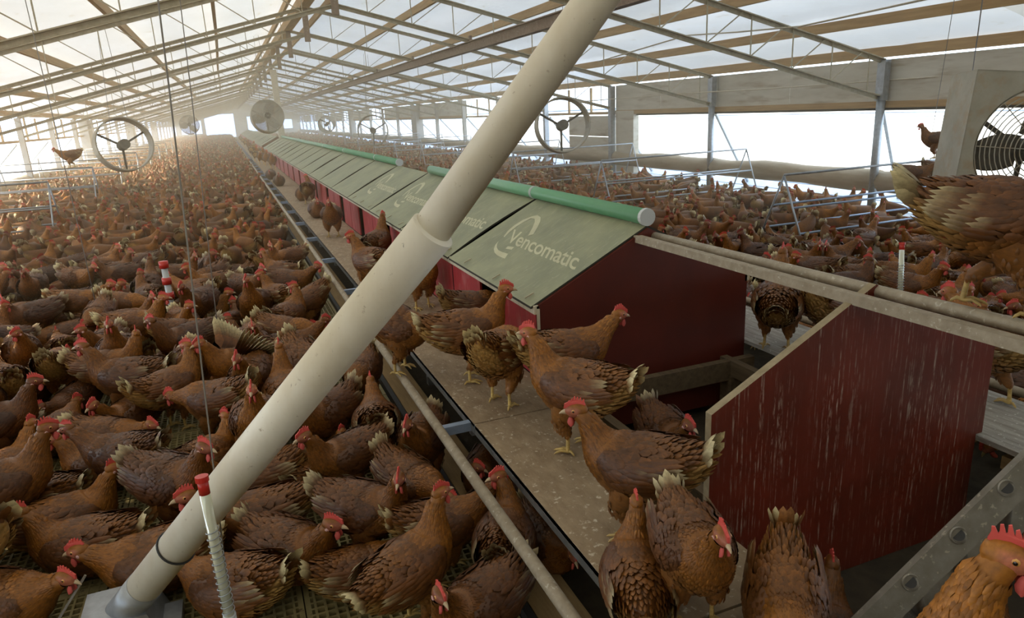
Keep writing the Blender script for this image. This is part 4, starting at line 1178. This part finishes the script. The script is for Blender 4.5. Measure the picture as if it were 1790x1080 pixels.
# things birds must not pass through: round bars (a, b, r) and boxes (lo, hi)
CAPS, BOXES = [], []
for (X0_, X1_, y_, f_) in RACKS:
    for x_ in (X0_, X1_):
        for s_ in (-1, 1): CAPS.append(((x_, y_ + s_ * .40, f_), (x_, y_, f_ + .86), .011))
    CAPS.append(((X0_, y_, f_ + .87), (X1_, y_, f_ + .87), .013))
    for s_ in (-1, 1):
        for q_ in (.32, .62): CAPS.append(((X0_, y_ + s_ * .40 * (1 - q_), f_ + .86 * q_), (X1_, y_ + s_ * .40 * (1 - q_), f_ + .86 * q_), .012))
CAPS += [(tuple(pb - dl * .06), tuple(pj), .052), (tuple(sb), tuple(st_), .016), ((sb[0], sb[1], 0), tuple(sb), .016), (tuple(s2b), tuple(s2t), .016), ((s2b[0], s2b[1], 0), tuple(s2b), .014), ((s3[0], s3[1], 0), (s3[0], s3[1], .55), .033)]
CAPS += [(tuple(a_), tuple(b_), .006) for a_, b_ in WIRES]
CAPS += [((x_, -.6, PZ - .02), (x_, 55, PZ - .02), .0185) for x_ in (.60, 2.765)]
for o2 in (np.zeros(3), off2):
    for k_ in (-.024, 0, .024): CAPS.append((tuple(lb_ + o2 - dd * .15 + sid * k_), tuple(lb_ + o2 + dd * Ls + sid * k_), .012))
for k_ in range(4): CAPS.append((tuple(lb_ + dd * (.06 + .155 * k_)), tuple(lb_ + dd * (.06 + .155 * k_) + off2), .017))
BOXES += [((NX0 - .034, Y0 - .01, NZE - .04), (1.35, 26.2, NZE + .10)), ((.725, -.6, PZ - .07), (NX0, 52, PZ)), ((NX1, -.6, PZ - .07), (2.64, 52, PZ)), ((1.13, 1.45, -.03), (2.262, 1.476, .66)), ((1.35, 1.45, .66), (2.04, 1.476, .80)),
          ((NX0 - .012, Y0, .02), (NX1 + .012, Y0 + .02, NZE)), ((NX0 - .012, Y0, PZ), (NX1 + .012, 26.2, NZE)), ((NX0 - .012, Y2, PZ), (NX1 + .012, 58, NZE)),
          ((pb[0] - .14, pb[1] - .07, 0), (pb[0] + .08, pb[1] + .11, .10)), ((pb[0] - .2, pb[1] - .03, 0), (pb[0] + .14, pb[1] + .07, .035))]
CA, CB, CR = (np.array([c[i] for c in CAPS], float) for i in range(3)); CLO, CHI = np.minimum(CA, CB) - .06, np.maximum(CA, CB) + .06
BLO, BHI = np.array([b[0] for b in BOXES]), np.array([b[1] for b in BOXES])
WALL_L, WALL_R = XL + .21, XR - .24
def hits(S):
    """deepest overlap of a bird with fixed things: depth and push-out direction"""
    lo, hi = (S[:, :3] - S[:, 3:]).min(0), (S[:, :3] + S[:, 3:]).max(0); best, way = 0.0, None
    for i in np.nonzero(np.all(CLO < hi, 1) & np.all(CHI > lo, 1))[0]:
        ab = CB[i] - CA[i]; t = np.clip((S[:, :3] - CA[i]) @ ab / (ab @ ab), 0, 1); d = S[:, :3] - (CA[i] + t[:, None] * ab)
        n = np.linalg.norm(d, axis=1); e = CR[i] + S[:, 3] - n; j = int(e.argmax())
        if e[j] > best: best, way = e[j], d[j] if n[j] > 1e-6 else S[:, :3].mean(0) - CA[i]
    for i in np.nonzero(np.all(BLO < hi, 1) & np.all(BHI > lo, 1))[0]:
        q = np.clip(S[:, :3], BLO[i], BHI[i]); d = S[:, :3] - q; n = np.linalg.norm(d, axis=1); ins = n < 1e-6; e = S[:, 3] - n; e = e + ins * .03; j = int(e.argmax())
        if e[j] > best:
            best, way = e[j], d[j] if not ins[j] else (S[:, :3].mean(0) - (BLO[i] + BHI[i]) / 2) * (1, .02 if BHI[i][1] - BLO[i][1] > 2 else 1, 0)
    e = WALL_L - lo[0]
    if e > best: best, way = e, np.array([1.0, 0, 0])
    e = hi[0] - WALL_R
    if e > best: best, way = e, np.array([-1.0, 0, 0])
    return best, way
def clash(A, B):
    d = A[:, None, :3] - B[None, :, :3]; n2 = np.einsum('ijk,ijk->ij', d, d); e = A[:, None, 3] + B[None, :, 3] - np.sqrt(n2); k = int(e.argmax()); i, j = divmod(k, e.shape[1])
    return e[i, j], d[i, j]

queue = []
def put_hen(pos, heading, key, label, group=None, scale=1.0, tone=.5, full=True, hold=False, lim=.16):
    """note a bird; hold = it sits where it is (perches, rails, the nest entrance)"""
    queue.append(dict(p=np.array(pos, float), o=np.array(pos, float), a=heading, key=key, label=label, group=group, scale=scale * HS, tone=tone, full=full, hold=hold, lim=lim))
def settle(tol=.010, n=160):
    """let noted birds shuffle sideways until none stands in another or in a thing"""
    for it in range(n):
        S = [world_spheres(*h['p'], h['a'], h['key'], h['scale']) for h in queue]; mv = [np.zeros(2) for _ in queue]; worst = 0
        for i, h in enumerate(queue):
            if not h['hold']:
                e, w = hits(S[i])
                if h['p'][2] > .3 and h['p'][0] < 1.2:            # stay on the platform boards
                    for lim_, sg in ((.755, 1), (1.10, -1)):
                        if (lim_ - h['p'][0]) * sg > 0: mv[i] += ((lim_ - h['p'][0]) * .6, 0)
                if w is not None and e > .004 and not (h['p'][2] >= PZ - .002 and abs(w[2]) > .9 * np.linalg.norm(w)):
                    w2 = w[:2] if np.hypot(*w[:2]) > 1e-4 else np.array([-.5, .1]); mv[i] += w2 / np.hypot(*w2) * min(e, .03); worst = max(worst, e)
            for j in range(i):
                g = queue[j]
                if abs(h['p'][0] - g['p'][0]) > .8 or abs(h['p'][1] - g['p'][1]) > .8: continue
                e, w = clash(S[i], S[j])
                if e > tol:
                    w2 = w[:2] + .25 * (h['p'][:2] - g['p'][:2]); w2 = w2 / (np.hypot(*w2) + 1e-9) * (e - tol * .5) * .6; worst = max(worst, e)
                    if not h['hold']: mv[i] += w2 * (2 if g['hold'] else 1)
                    if not g['hold']: mv[j] -= w2 * (2 if h['hold'] else 1)
        for h, m_ in zip(queue, mv):
            q = h['p'][:2] + m_ - h['o'][:2]; L = np.hypot(*q)
            h['p'][:2] = h['o'][:2] + (q if L < h['lim'] else q / L * h['lim'])
        if worst <= tol: break
    left = []
    S = [world_spheres(*h['p'], h['a'], h['key'], h['scale']) for h in queue]
    for i in range(len(queue)):
        e = hits(S[i])[0]
        if e > .015 and not queue[i]['hold']: left.append(('thing', i, round(float(e), 3), queue[i]['label'][:50]))
        for j in range(i):
            e = clash(S[i], S[j])[0]
            if e > .016: left.append((i, j, round(float(e), 3), queue[i]['label'][:40], queue[j]['label'][:40]))
    print('SETTLE', it, len(left)); [print('   ', q) for q in left]
def make_hen(pos, heading, key, label, group=None, scale=1.0, tone=.5, full=True):
    if full:
        if key not in HEN: build_variant(key)
        o = thing('hen', label, 'hen', tuple(map(float, pos)), group)
        o.rotation_euler = (0, 0, heading); o.scale = (scale,) * 3
        for nm, me in HEN[key]:
            c = link(nm, me, o); c['tone'] = float(tone)
            if nm == 'plumage': c['kind'] = 'stuff'
    else:
        k2 = key + '_single'
        if k2 not in HEN:
            v, f, c = lod_mesh(key, True); HEN[k2] = raw_mesh('hen', v, f.tolist(), c, 'hen')
        o = tag(link('hen', HEN[k2], None, tuple(map(float, pos))), label, 'hen', group)
        o.rotation_euler = (0, 0, heading); o.scale = (scale,) * 3; o['tone'] = float(tone)
    return o
def heading_px(px, py, dx, dy, z):
    a, b = at(px, py, 2, z), at(px + dx, py + dy, 2, z); return math.atan2(b[1] - a[1], b[0] - a[0])
def hen_px(px, py, dx, dy, z, key, label, group=None, **k):
    """bird whose feet stand at pixel (px, py) on level z, facing along (dx, dy) in the picture"""
    p = at(px, py, 2, z); k.setdefault('tone', rnd.uniform(.3, .7))
    return put_hen((p[0], p[1], z), heading_px(px, py, dx, dy, z), key, label, group, **k)

# ------------------------------------------------------------------ birds one can point to
for k in ('stand', 'left', 'right', 'walk'): build_variant(k)
POSES['big'] = dict(pitch=3, head=(.28, 0, .40), look=(1, 0, -.1), legs=((-.070, 0), (.070, 0)), tail_up=-.2)
POSES['bow'] = dict(pitch=-20, head=(.235, .0, .245), look=(.75, .1, -.6), legs=((.0, 0), (-.01, 0)), tail_up=.8)
POSES['half'] = dict(pitch=3, head=(.205, .01, .405), look=(1, .25, -.1), legs=((.03, 0), (-.02, 0)), tail_up=.3)
POSES['tallr'] = dict(pitch=14, head=(.185, -.02, .49), look=(.35, -1, -.05), legs=((.01, 0), (0, 0)))
POSES['flap'] = dict(pitch=12, head=(.20, 0, .44), look=(1, .2, -.05), legs=((.02, 0), (-.02, 0)))
POSES['sit_tall'] = dict(pitch=14, head=(.150, -.01, .43), look=(1, .05, -.05), sit=True, tail_up=-.6)
POSES['sit_up'] = dict(pitch=-16, head=(.235, .03, .30), look=(1, .1, -.3), sit=True, tail_up=1.2)
P_ = PZ
# on the plywood platform and its perch
hen_px(1118, 935, -100, -28, P_, 'half', 'brown hen with white tail tip in front of the streaked panel', scale=.98, tone=.42)
hen_px(1012, 785, -100, -26, P_, 'stand', 'golden brown hen with pink comb just behind the white-tailed hen on the platform', scale=1.06, tone=.62)
hen_px(978, 712, 95, -22, P_, 'walk', 'golden brown hen facing the broad dark red end wall, tail towards the perch', scale=1.05, tone=.66)
hen_px(922, 700, 60, -60, P_, 'low', 'ruffled buff hen with raised pale tail at the corner of the red end wall', scale=1.02, tone=.8)
hen_px(818, 642, 80, -12, P_, 'stand', 'rusty hen with raised head looking into the dark nest entrance', scale=1.05, tone=.66)
put_hen((1.035, 3.245, P_), math.radians(4), 'low', 'hen half inside the dark nest entrance of the first nest box', scale=.9, tone=.35, hold=True)
hen_px(738, 538, 60, 20, P_, 'back', 'hen standing by the closed red flaps, partly behind the feed tube', scale=1.0, tone=.55)
hen_px(668, 470, 70, -40, P_, 'tall', 'hen with its back turned on the platform by the feed tube', scale=.98, tone=.4)
hen_px(584, 414, -12, 40, P_, 'stand', 'lone hen facing outwards on the bare platform near the red flaps', scale=1.0, tone=.45)
hen_px(556, 380, 20, 30, P_, 'sit', 'largest of the huddled hens resting against the red flaps', scale=1.0, tone=.35)
hen_px(541, 357, 30, -30, P_, 'left', 'middle hen of the huddle against the red flaps', scale=1.0, tone=.45)
hen_px(530, 350, -20, 20, P_, 'sit_l', 'outermost hen of the huddle against the red flaps', scale=.98, tone=.5)
hen_px(489, 325, 10, 30, P_, 'sit', 'dark round hen resting on the platform before the huddle at the gap', scale=1.0, tone=.15)
hen_px(468, 314, -10, 20, P_, 'sit_low', 'dark hen on the platform edge above the perch', scale=1.0, tone=.1)
for j, (px, py) in enumerate(((478, 296), (468, 290), (458, 288), (449, 283), (462, 282), (452, 276), (441, 273), (445, 266), (436, 262), (430, 257), (425, 252), (421, 247), (433, 254))):
    hen_px(px, py, rnd.uniform(-1, 1) * 30, rnd.uniform(-1, 1) * 30, P_, ('stand', 'left', 'walk', 'right')[j % 4], 'sunlit orange hen in the cluster on the far platform', 'hens clustered on the far platform', tone=.85, full=False, scale=1.05)
p = at(622, 520, 2, P_)
put_hen((.775, p[1], P_), math.radians(115), 'left', 'hen with raised head at the platform rim beside the perch tube', scale=1.04, tone=.58)
p = at(707, 648, 2, P_)
put_hen((.604, p[1], P_ + .0), math.radians(-35), 'bow', 'hen gripping the perch tube with lowered head', scale=1.02, tone=.55, hold=True)
# on the platform nearest the viewer
put_hen((.735, 1.215, P_), math.radians(64), 'sit_tall', 'large brown hen seen from behind with stretched neck on the platform', scale=.84, tone=.45)
put_hen((.835, 1.13, P_), math.radians(-106), 'stand', 'brown hen facing outwards with pink comb between platform and streaked panel', scale=.84, tone=.40)
put_hen((.985, .99, P_), math.radians(-128), 'sit_up', 'rusty hen with pointed upright tail against the foot of the streaked panel', scale=.84, tone=.62)
put_hen((.785, .545, P_), math.radians(12), 'tallr', 'golden hen with big red comb beside the aluminium ladder', scale=1.15, tone=.78)
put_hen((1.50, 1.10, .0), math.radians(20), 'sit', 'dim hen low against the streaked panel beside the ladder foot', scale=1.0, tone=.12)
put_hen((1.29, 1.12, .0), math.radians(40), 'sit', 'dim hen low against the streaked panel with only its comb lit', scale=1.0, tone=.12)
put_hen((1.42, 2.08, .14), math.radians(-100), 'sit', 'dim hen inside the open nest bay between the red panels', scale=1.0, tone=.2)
# on rails and perches, window side
put_hen((1.712, 1.115, .938), math.radians(-52), 'big', 'large brown hen with white fanned tail perched on the round ridge rail', scale=1.06, tone=.40, hold=True)
hen_px(1358, 612, 10, -60, PZ, 'tall', 'hen with its back turned standing on the weathered grey board', scale=1.08, tone=.40)
hen_px(1440, 610, 80, -40, PZ, 'low', 'hen with spread pale tail feathers beside the weathered grey board', scale=1.0, tone=.5)
put_hen((2.52, 1.62, PZ), math.radians(75), 'walk', 'rusty hen on the grey board right of the streaked panel corner', scale=1.1, tone=.55)
for x_, k, lb in ((7.15, 'walk', 'backlit hen perched on the bluish bar with tail to the fan'), (7.58, 'low', 'backlit hen perched beside the square fan casing')):
    put_hen((x_, 5.92 - .152, LIT + .86 * .62 + .010), math.radians(-51), k, lb, tone=.3, hold=True)
put_hen((7.68, 5.92, LIT + .882), math.radians(130), 'stand', 'backlit hen up on the top bar behind the square fan', tone=.3, hold=True)
put_hen((5.93, 5.28, LIT), heading_px(1500, 440, 70, -14, LIT), 'stand', 'hen striding with raised head in front of the bluish bars by the windows', scale=1.08, tone=.5)
hen_px(1395, 505, 70, 10, -.03, 'right', 'hen with tall red comb right behind the ridge rails', scale=1.06, tone=.45)
hen_px(1440, 500, 60, -5, -.03, 'walk', 'hen with drooping red comb behind the ridge rails', scale=1.06, tone=.4)
hen_px(1620, 610, 60, 10, -.03, 'left', 'hen peering out with red comb right of the brass-coiled sight tube', scale=1.05, tone=.6)
hen_px(1585, 560, 60, 12, -.03, 'stand', 'hen with bright comb beside the brass-coiled sight tube', scale=1.05, tone=.5)
# on the slats in front
G = 'hens on the slats around the feed tube'
L0 = [
 (128, 948, 120, -46, 'sit', 'large resting hen with red comb and pale fluff left of the red-capped sight tube', .62),
 (190, 846, -110, 8, 'sit', 'hen facing the wall with upright red comb behind the large resting hen', .45),
 (205, 800, 100, 0, 'sit_low', 'resting hen facing the feed tube, second row behind the large resting hen', .5),
 (395, 778, -110, -4, 'low', 'dark-necked hen with bright comb beside the long grey cable', .45),
 (372, 838, 70, -50, 'sit_l', 'pale-flanked hen turned away beside the upper side of the feed tube', .75),
 (240, 735, -90, 4, 'stand', 'purplish brown hen with lifted head by the wire hook', .30),
 (222, 684, -10, 60, 'tall', 'hen standing taller than the crowd and facing outwards', .40),
 (335, 945, 80, 20, 'stand', 'dark hen with one bright eye peeping past the feed tube', .20),
 (170, 1022, -110, 8, 'sit', 'hen with small red comb low in front of the large resting hen', .45),
 (60, 1090, 100, -10, 'sit_low', 'rounded brown hen at the hooked wire', .5),
 (255, 1080, -100, 20, 'sit_low', 'broad-backed hen beside the feed hopper', .52),
 (455, 1090, -110, -14, 'sit_low', 'hen with fanned white tail under the feed tube', .55),
 (440, 975, -100, 24, 'sit', 'hen hidden behind the feed tube with pale tail end showing', .45),
 (470, 880, -90, 20, 'sit_l', 'hen with big cream tail under the slanting feed tube', .5),
 (545, 860, 50, -40, 'sit', 'hen with ruddy neck facing the platform beside a bare slat strip', .5),
 (640, 715, -40, 60, 'low', 'hen with raised white tail near the bare slats by the plank', .42),
 (665, 815, -10, -60, 'walk', 'hen walking away over the bare slats beside the plank', .45),
 (620, 875, -60, 30, 'stand', 'dark hen looking back beside the bare slat strip', .30),
 (745, 850, -30, 60, 'stand', 'dark hen facing outwards beside the perch tube bracket', .25),
 (650, 985, 50, 10, 'right', 'hen with large red comb and silvery hackle on the slats', .28),
 (735, 940, 60, 30, 'low', 'hen with upright tail and pinkish back below the perch tube', .36),
 (742, 1085, 40, -30, 'tall', 'hen with long pale-flecked neck and red comb on the slats', .55),
 (808, 1000, 70, -20, 'walk', 'hen stretching its pink-combed head towards the perch tube', .42),
 (820, 1100, -50, 40, 'left', 'dark hen with pink comb and pale ear near the perch tube', .22),
 (880, 1030, 10, -60, 'back', 'hen with stretched dark neck right under the perch tube', .3),
 (960, 985, 50, 60, 'sit_low', 'mauve-brown hen with pale round tail between perch tube and platform', .30),
 (560, 775, -60, 10, 'sit_low', 'hen with raised pale tail just under the feed tube sleeve', .42),
 (500, 1010, 70, 20, 'sit', 'hen with red face bent under the feed tube', .35),
 (560, 1060, 80, -30, 'sit_low', 'hen with white tail tip beside dark slats', .45),
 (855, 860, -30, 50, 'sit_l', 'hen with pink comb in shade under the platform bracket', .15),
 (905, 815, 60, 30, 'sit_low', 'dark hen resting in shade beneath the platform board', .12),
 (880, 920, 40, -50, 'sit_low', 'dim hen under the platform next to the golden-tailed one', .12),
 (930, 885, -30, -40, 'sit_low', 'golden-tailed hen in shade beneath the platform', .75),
]
for px, py, dx, dy, k, lb, tn in L0:
    hen_px(px, py, dx, dy, 0, k, lb, scale=rnd.uniform(1.03, 1.12) * (.86 if px > 530 else 1), tone=tn)

hen_px(430, 706, -60, 20, 0, 'flap', 'hen flapping its raised cream wings in the crowd beside the grey cable', scale=1.05, tone=.6)
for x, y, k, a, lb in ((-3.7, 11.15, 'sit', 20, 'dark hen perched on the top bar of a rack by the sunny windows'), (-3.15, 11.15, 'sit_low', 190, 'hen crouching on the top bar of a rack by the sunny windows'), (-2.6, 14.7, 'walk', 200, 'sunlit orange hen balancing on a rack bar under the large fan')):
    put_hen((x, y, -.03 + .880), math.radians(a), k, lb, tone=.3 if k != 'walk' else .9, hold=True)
settle()
for h in queue: make_hen(h['p'], h['a'], h['key'], h['label'], h['group'], h['scale'], h['tone'], h['full'])
# ------------------------------------------------------------------ the flock
cell = .5; gridd = {}
def add_grid(x, y, S): gridd.setdefault((int(x // cell), int(y // cell)), []).append((x, y, S))
for h in queue: add_grid(h['p'][0], h['p'][1], world_spheres(*h['p'], h['a'], h['key'], h['scale']))
birds = []
keysL = ['sit', 'sit_l', 'sit_low', 'stand', 'left', 'right', 'walk', 'low', 'tall', 'peck', 'back']
wts = [14, 11, 12, 11, 7, 7, 12, 8, 5, 3, 4]
def scatter(x0, x1, y0, y1, tries, tol, zf, keep=lambda x, y: True):
    for _ in range(tries):
        x, y = rnd.uniform(x0, x1), rnd.uniform(y0, y1)
        if not keep(x, y): continue
        i, j = int(x // cell), int(y // cell); near = []; ok = True
        for di in (-1, 0, 1):
            for dj in (-1, 0, 1):
                for o in gridd.get((i + di, j + dj), ()):
                    d2 = (o[0] - x) ** 2 + (o[1] - y) ** 2
                    if d2 < .0225: ok = False; break
                    if d2 < .36: near.append((d2, o[2]))
                if not ok: break
            if not ok: break
        if not ok: continue
        near.sort(key=lambda t: t[0]); z_ = zf(x)
        for q in range(3):
            a = rnd.uniform(-math.pi, math.pi); k = rnd.choices(keysL, wts)[0]; sc = HS * rnd.uniform(.98, 1.1); S = world_spheres(x, y, z_, a, k, sc)
            if all(clash(S, o)[0] <= tol for _, o in near) and hits(S)[0] <= .004:
                add_grid(x, y, S); birds.append((x, y, a, z_, k, sc)); break
def bare(x, y):                                # strips where the slats show through
    if y < 2.25 and -1.75 < x: return False
    if .26 < x < .70 and 2.0 < y < 4.8: return False
    if .40 < x and y < 9: return False
    if -1.55 < x < -1.3 and 3.6 < y < 4.7: return False
    return True
lz = lambda x: 0.0
scatter(-4.6, .50, 1.35, 9, 12000, .018, lz, bare)
scatter(-4.6, .50, 9, 30, 26000, .024, lz)
scatter(-4.6, .50, 30, 84, 17000, .030, lz)
rz_ = lambda x: -.03 if x < XST else LIT
scatter(2.9, 4.45, 1.2, 9, 1500, .018, rz_)
scatter(4.9, 6.3, 2.4, 9, 260, .018, rz_)
scatter(6.3, 7.9, 2.4, 9, 400, .018, rz_)
for a_, b_, n_ in ((9, 30, 7000), (30, 84, 7500)):
    scatter(2.9, 4.45, a_, b_, n_ // 3, .026, rz_); scatter(4.85, 7.9, a_, b_, n_, .028, rz_)
# those that show, and those just beyond the picture's edge
vis, edge = [], []
for b_ in birds:
    q = topx((b_[0], b_[1], b_[3] + .2))
    if q[2] > .6 and -60 < q[0] < IW + 60 and 100 < q[1] < IH + 120: vis.append((q[2], b_))
    elif q[2] > .25 and -1500 < q[0] < IW + 900: edge.append(b_)
vis.sort(key=lambda t: t[0])
n_named = len(queue)
n_ind = max(0, 300 - n_named)
POSTX = {'sit': 'resting', 'sit_l': 'resting with turned head', 'sit_low': 'resting with low head', 'stand': 'standing upright', 'left': 'with head turned to its left', 'right': 'with head turned to its right', 'walk': 'walking', 'low': 'stooping', 'tall': 'standing tall', 'peck': 'pecking', 'back': 'looking over its shoulder'}
def tone_(): return min(max(rnd.gauss(.45, .2), .05), .95)
for i, (d_, (x, y, a, z_, k, sc)) in enumerate(vis[:n_ind]):
    tn = tone_()
    shade = 'dark brown' if tn < .35 else ('golden brown' if tn > .6 else 'mid-brown')
    where = 'in the crowd on the slatted floor' if x < 2 else 'on the window side of the nests'
    make_hen((x, y, z_), a, k, '%s hen %s %s' % (shade, POSTX[k], where), 'hens %s' % where, scale=sc, tone=tn, full=i < 130)
# the rest of the flock in one mesh
rest = [b_ for _, b_ in vis[n_ind:]]
LODC = {k: lod_mesh(k, False) for k in keysL}; LODF = {}
VV, FF, CC = [], [], []; o_ = 0
for i_, (x, y, a, z_, k, s_) in enumerate(rest + edge):
    if i_ >= len(rest) and math.hypot(x, y) < 3.6:
        if k not in LODF: LODF[k] = lod_mesh(k, True)
        v, f, c = LODF[k]
    else: v, f, c = LODC[k]
    ca, sa = math.cos(a) * s_, math.sin(a) * s_
    VV.append(np.stack([v[:, 0] * ca - v[:, 1] * sa + x, v[:, 0] * sa + v[:, 1] * ca + y, v[:, 2] * s_ + z_], 1))
    t = tone_(); CC.append(c * (np.array([.42, .38, .33]) * (1 - t) + np.array([1.55, 1.62, 1.30]) * t)); FF.append(f + o_); o_ += len(v)
V_, F_, C_ = np.concatenate(VV), np.concatenate(FF), np.concatenate(CC)
tri = np.concatenate([F_[:, :3], F_[:, [0, 2, 3]]]); tri = tri[(tri[:, 0] != tri[:, 1]) & (tri[:, 1] != tri[:, 2]) & (tri[:, 0] != tri[:, 2])]
fl = link('hen_flock', raw_mesh('hen_flock', V_, tri, C_, 'flock'))
fl['kind'] = 'stuff'; tag(fl, 'dense crowd of brown hens stretching far along the house', 'hens')
print('HENS named', n_named, 'individual', n_ind, 'rest', len(rest), 'tris', len(tri))
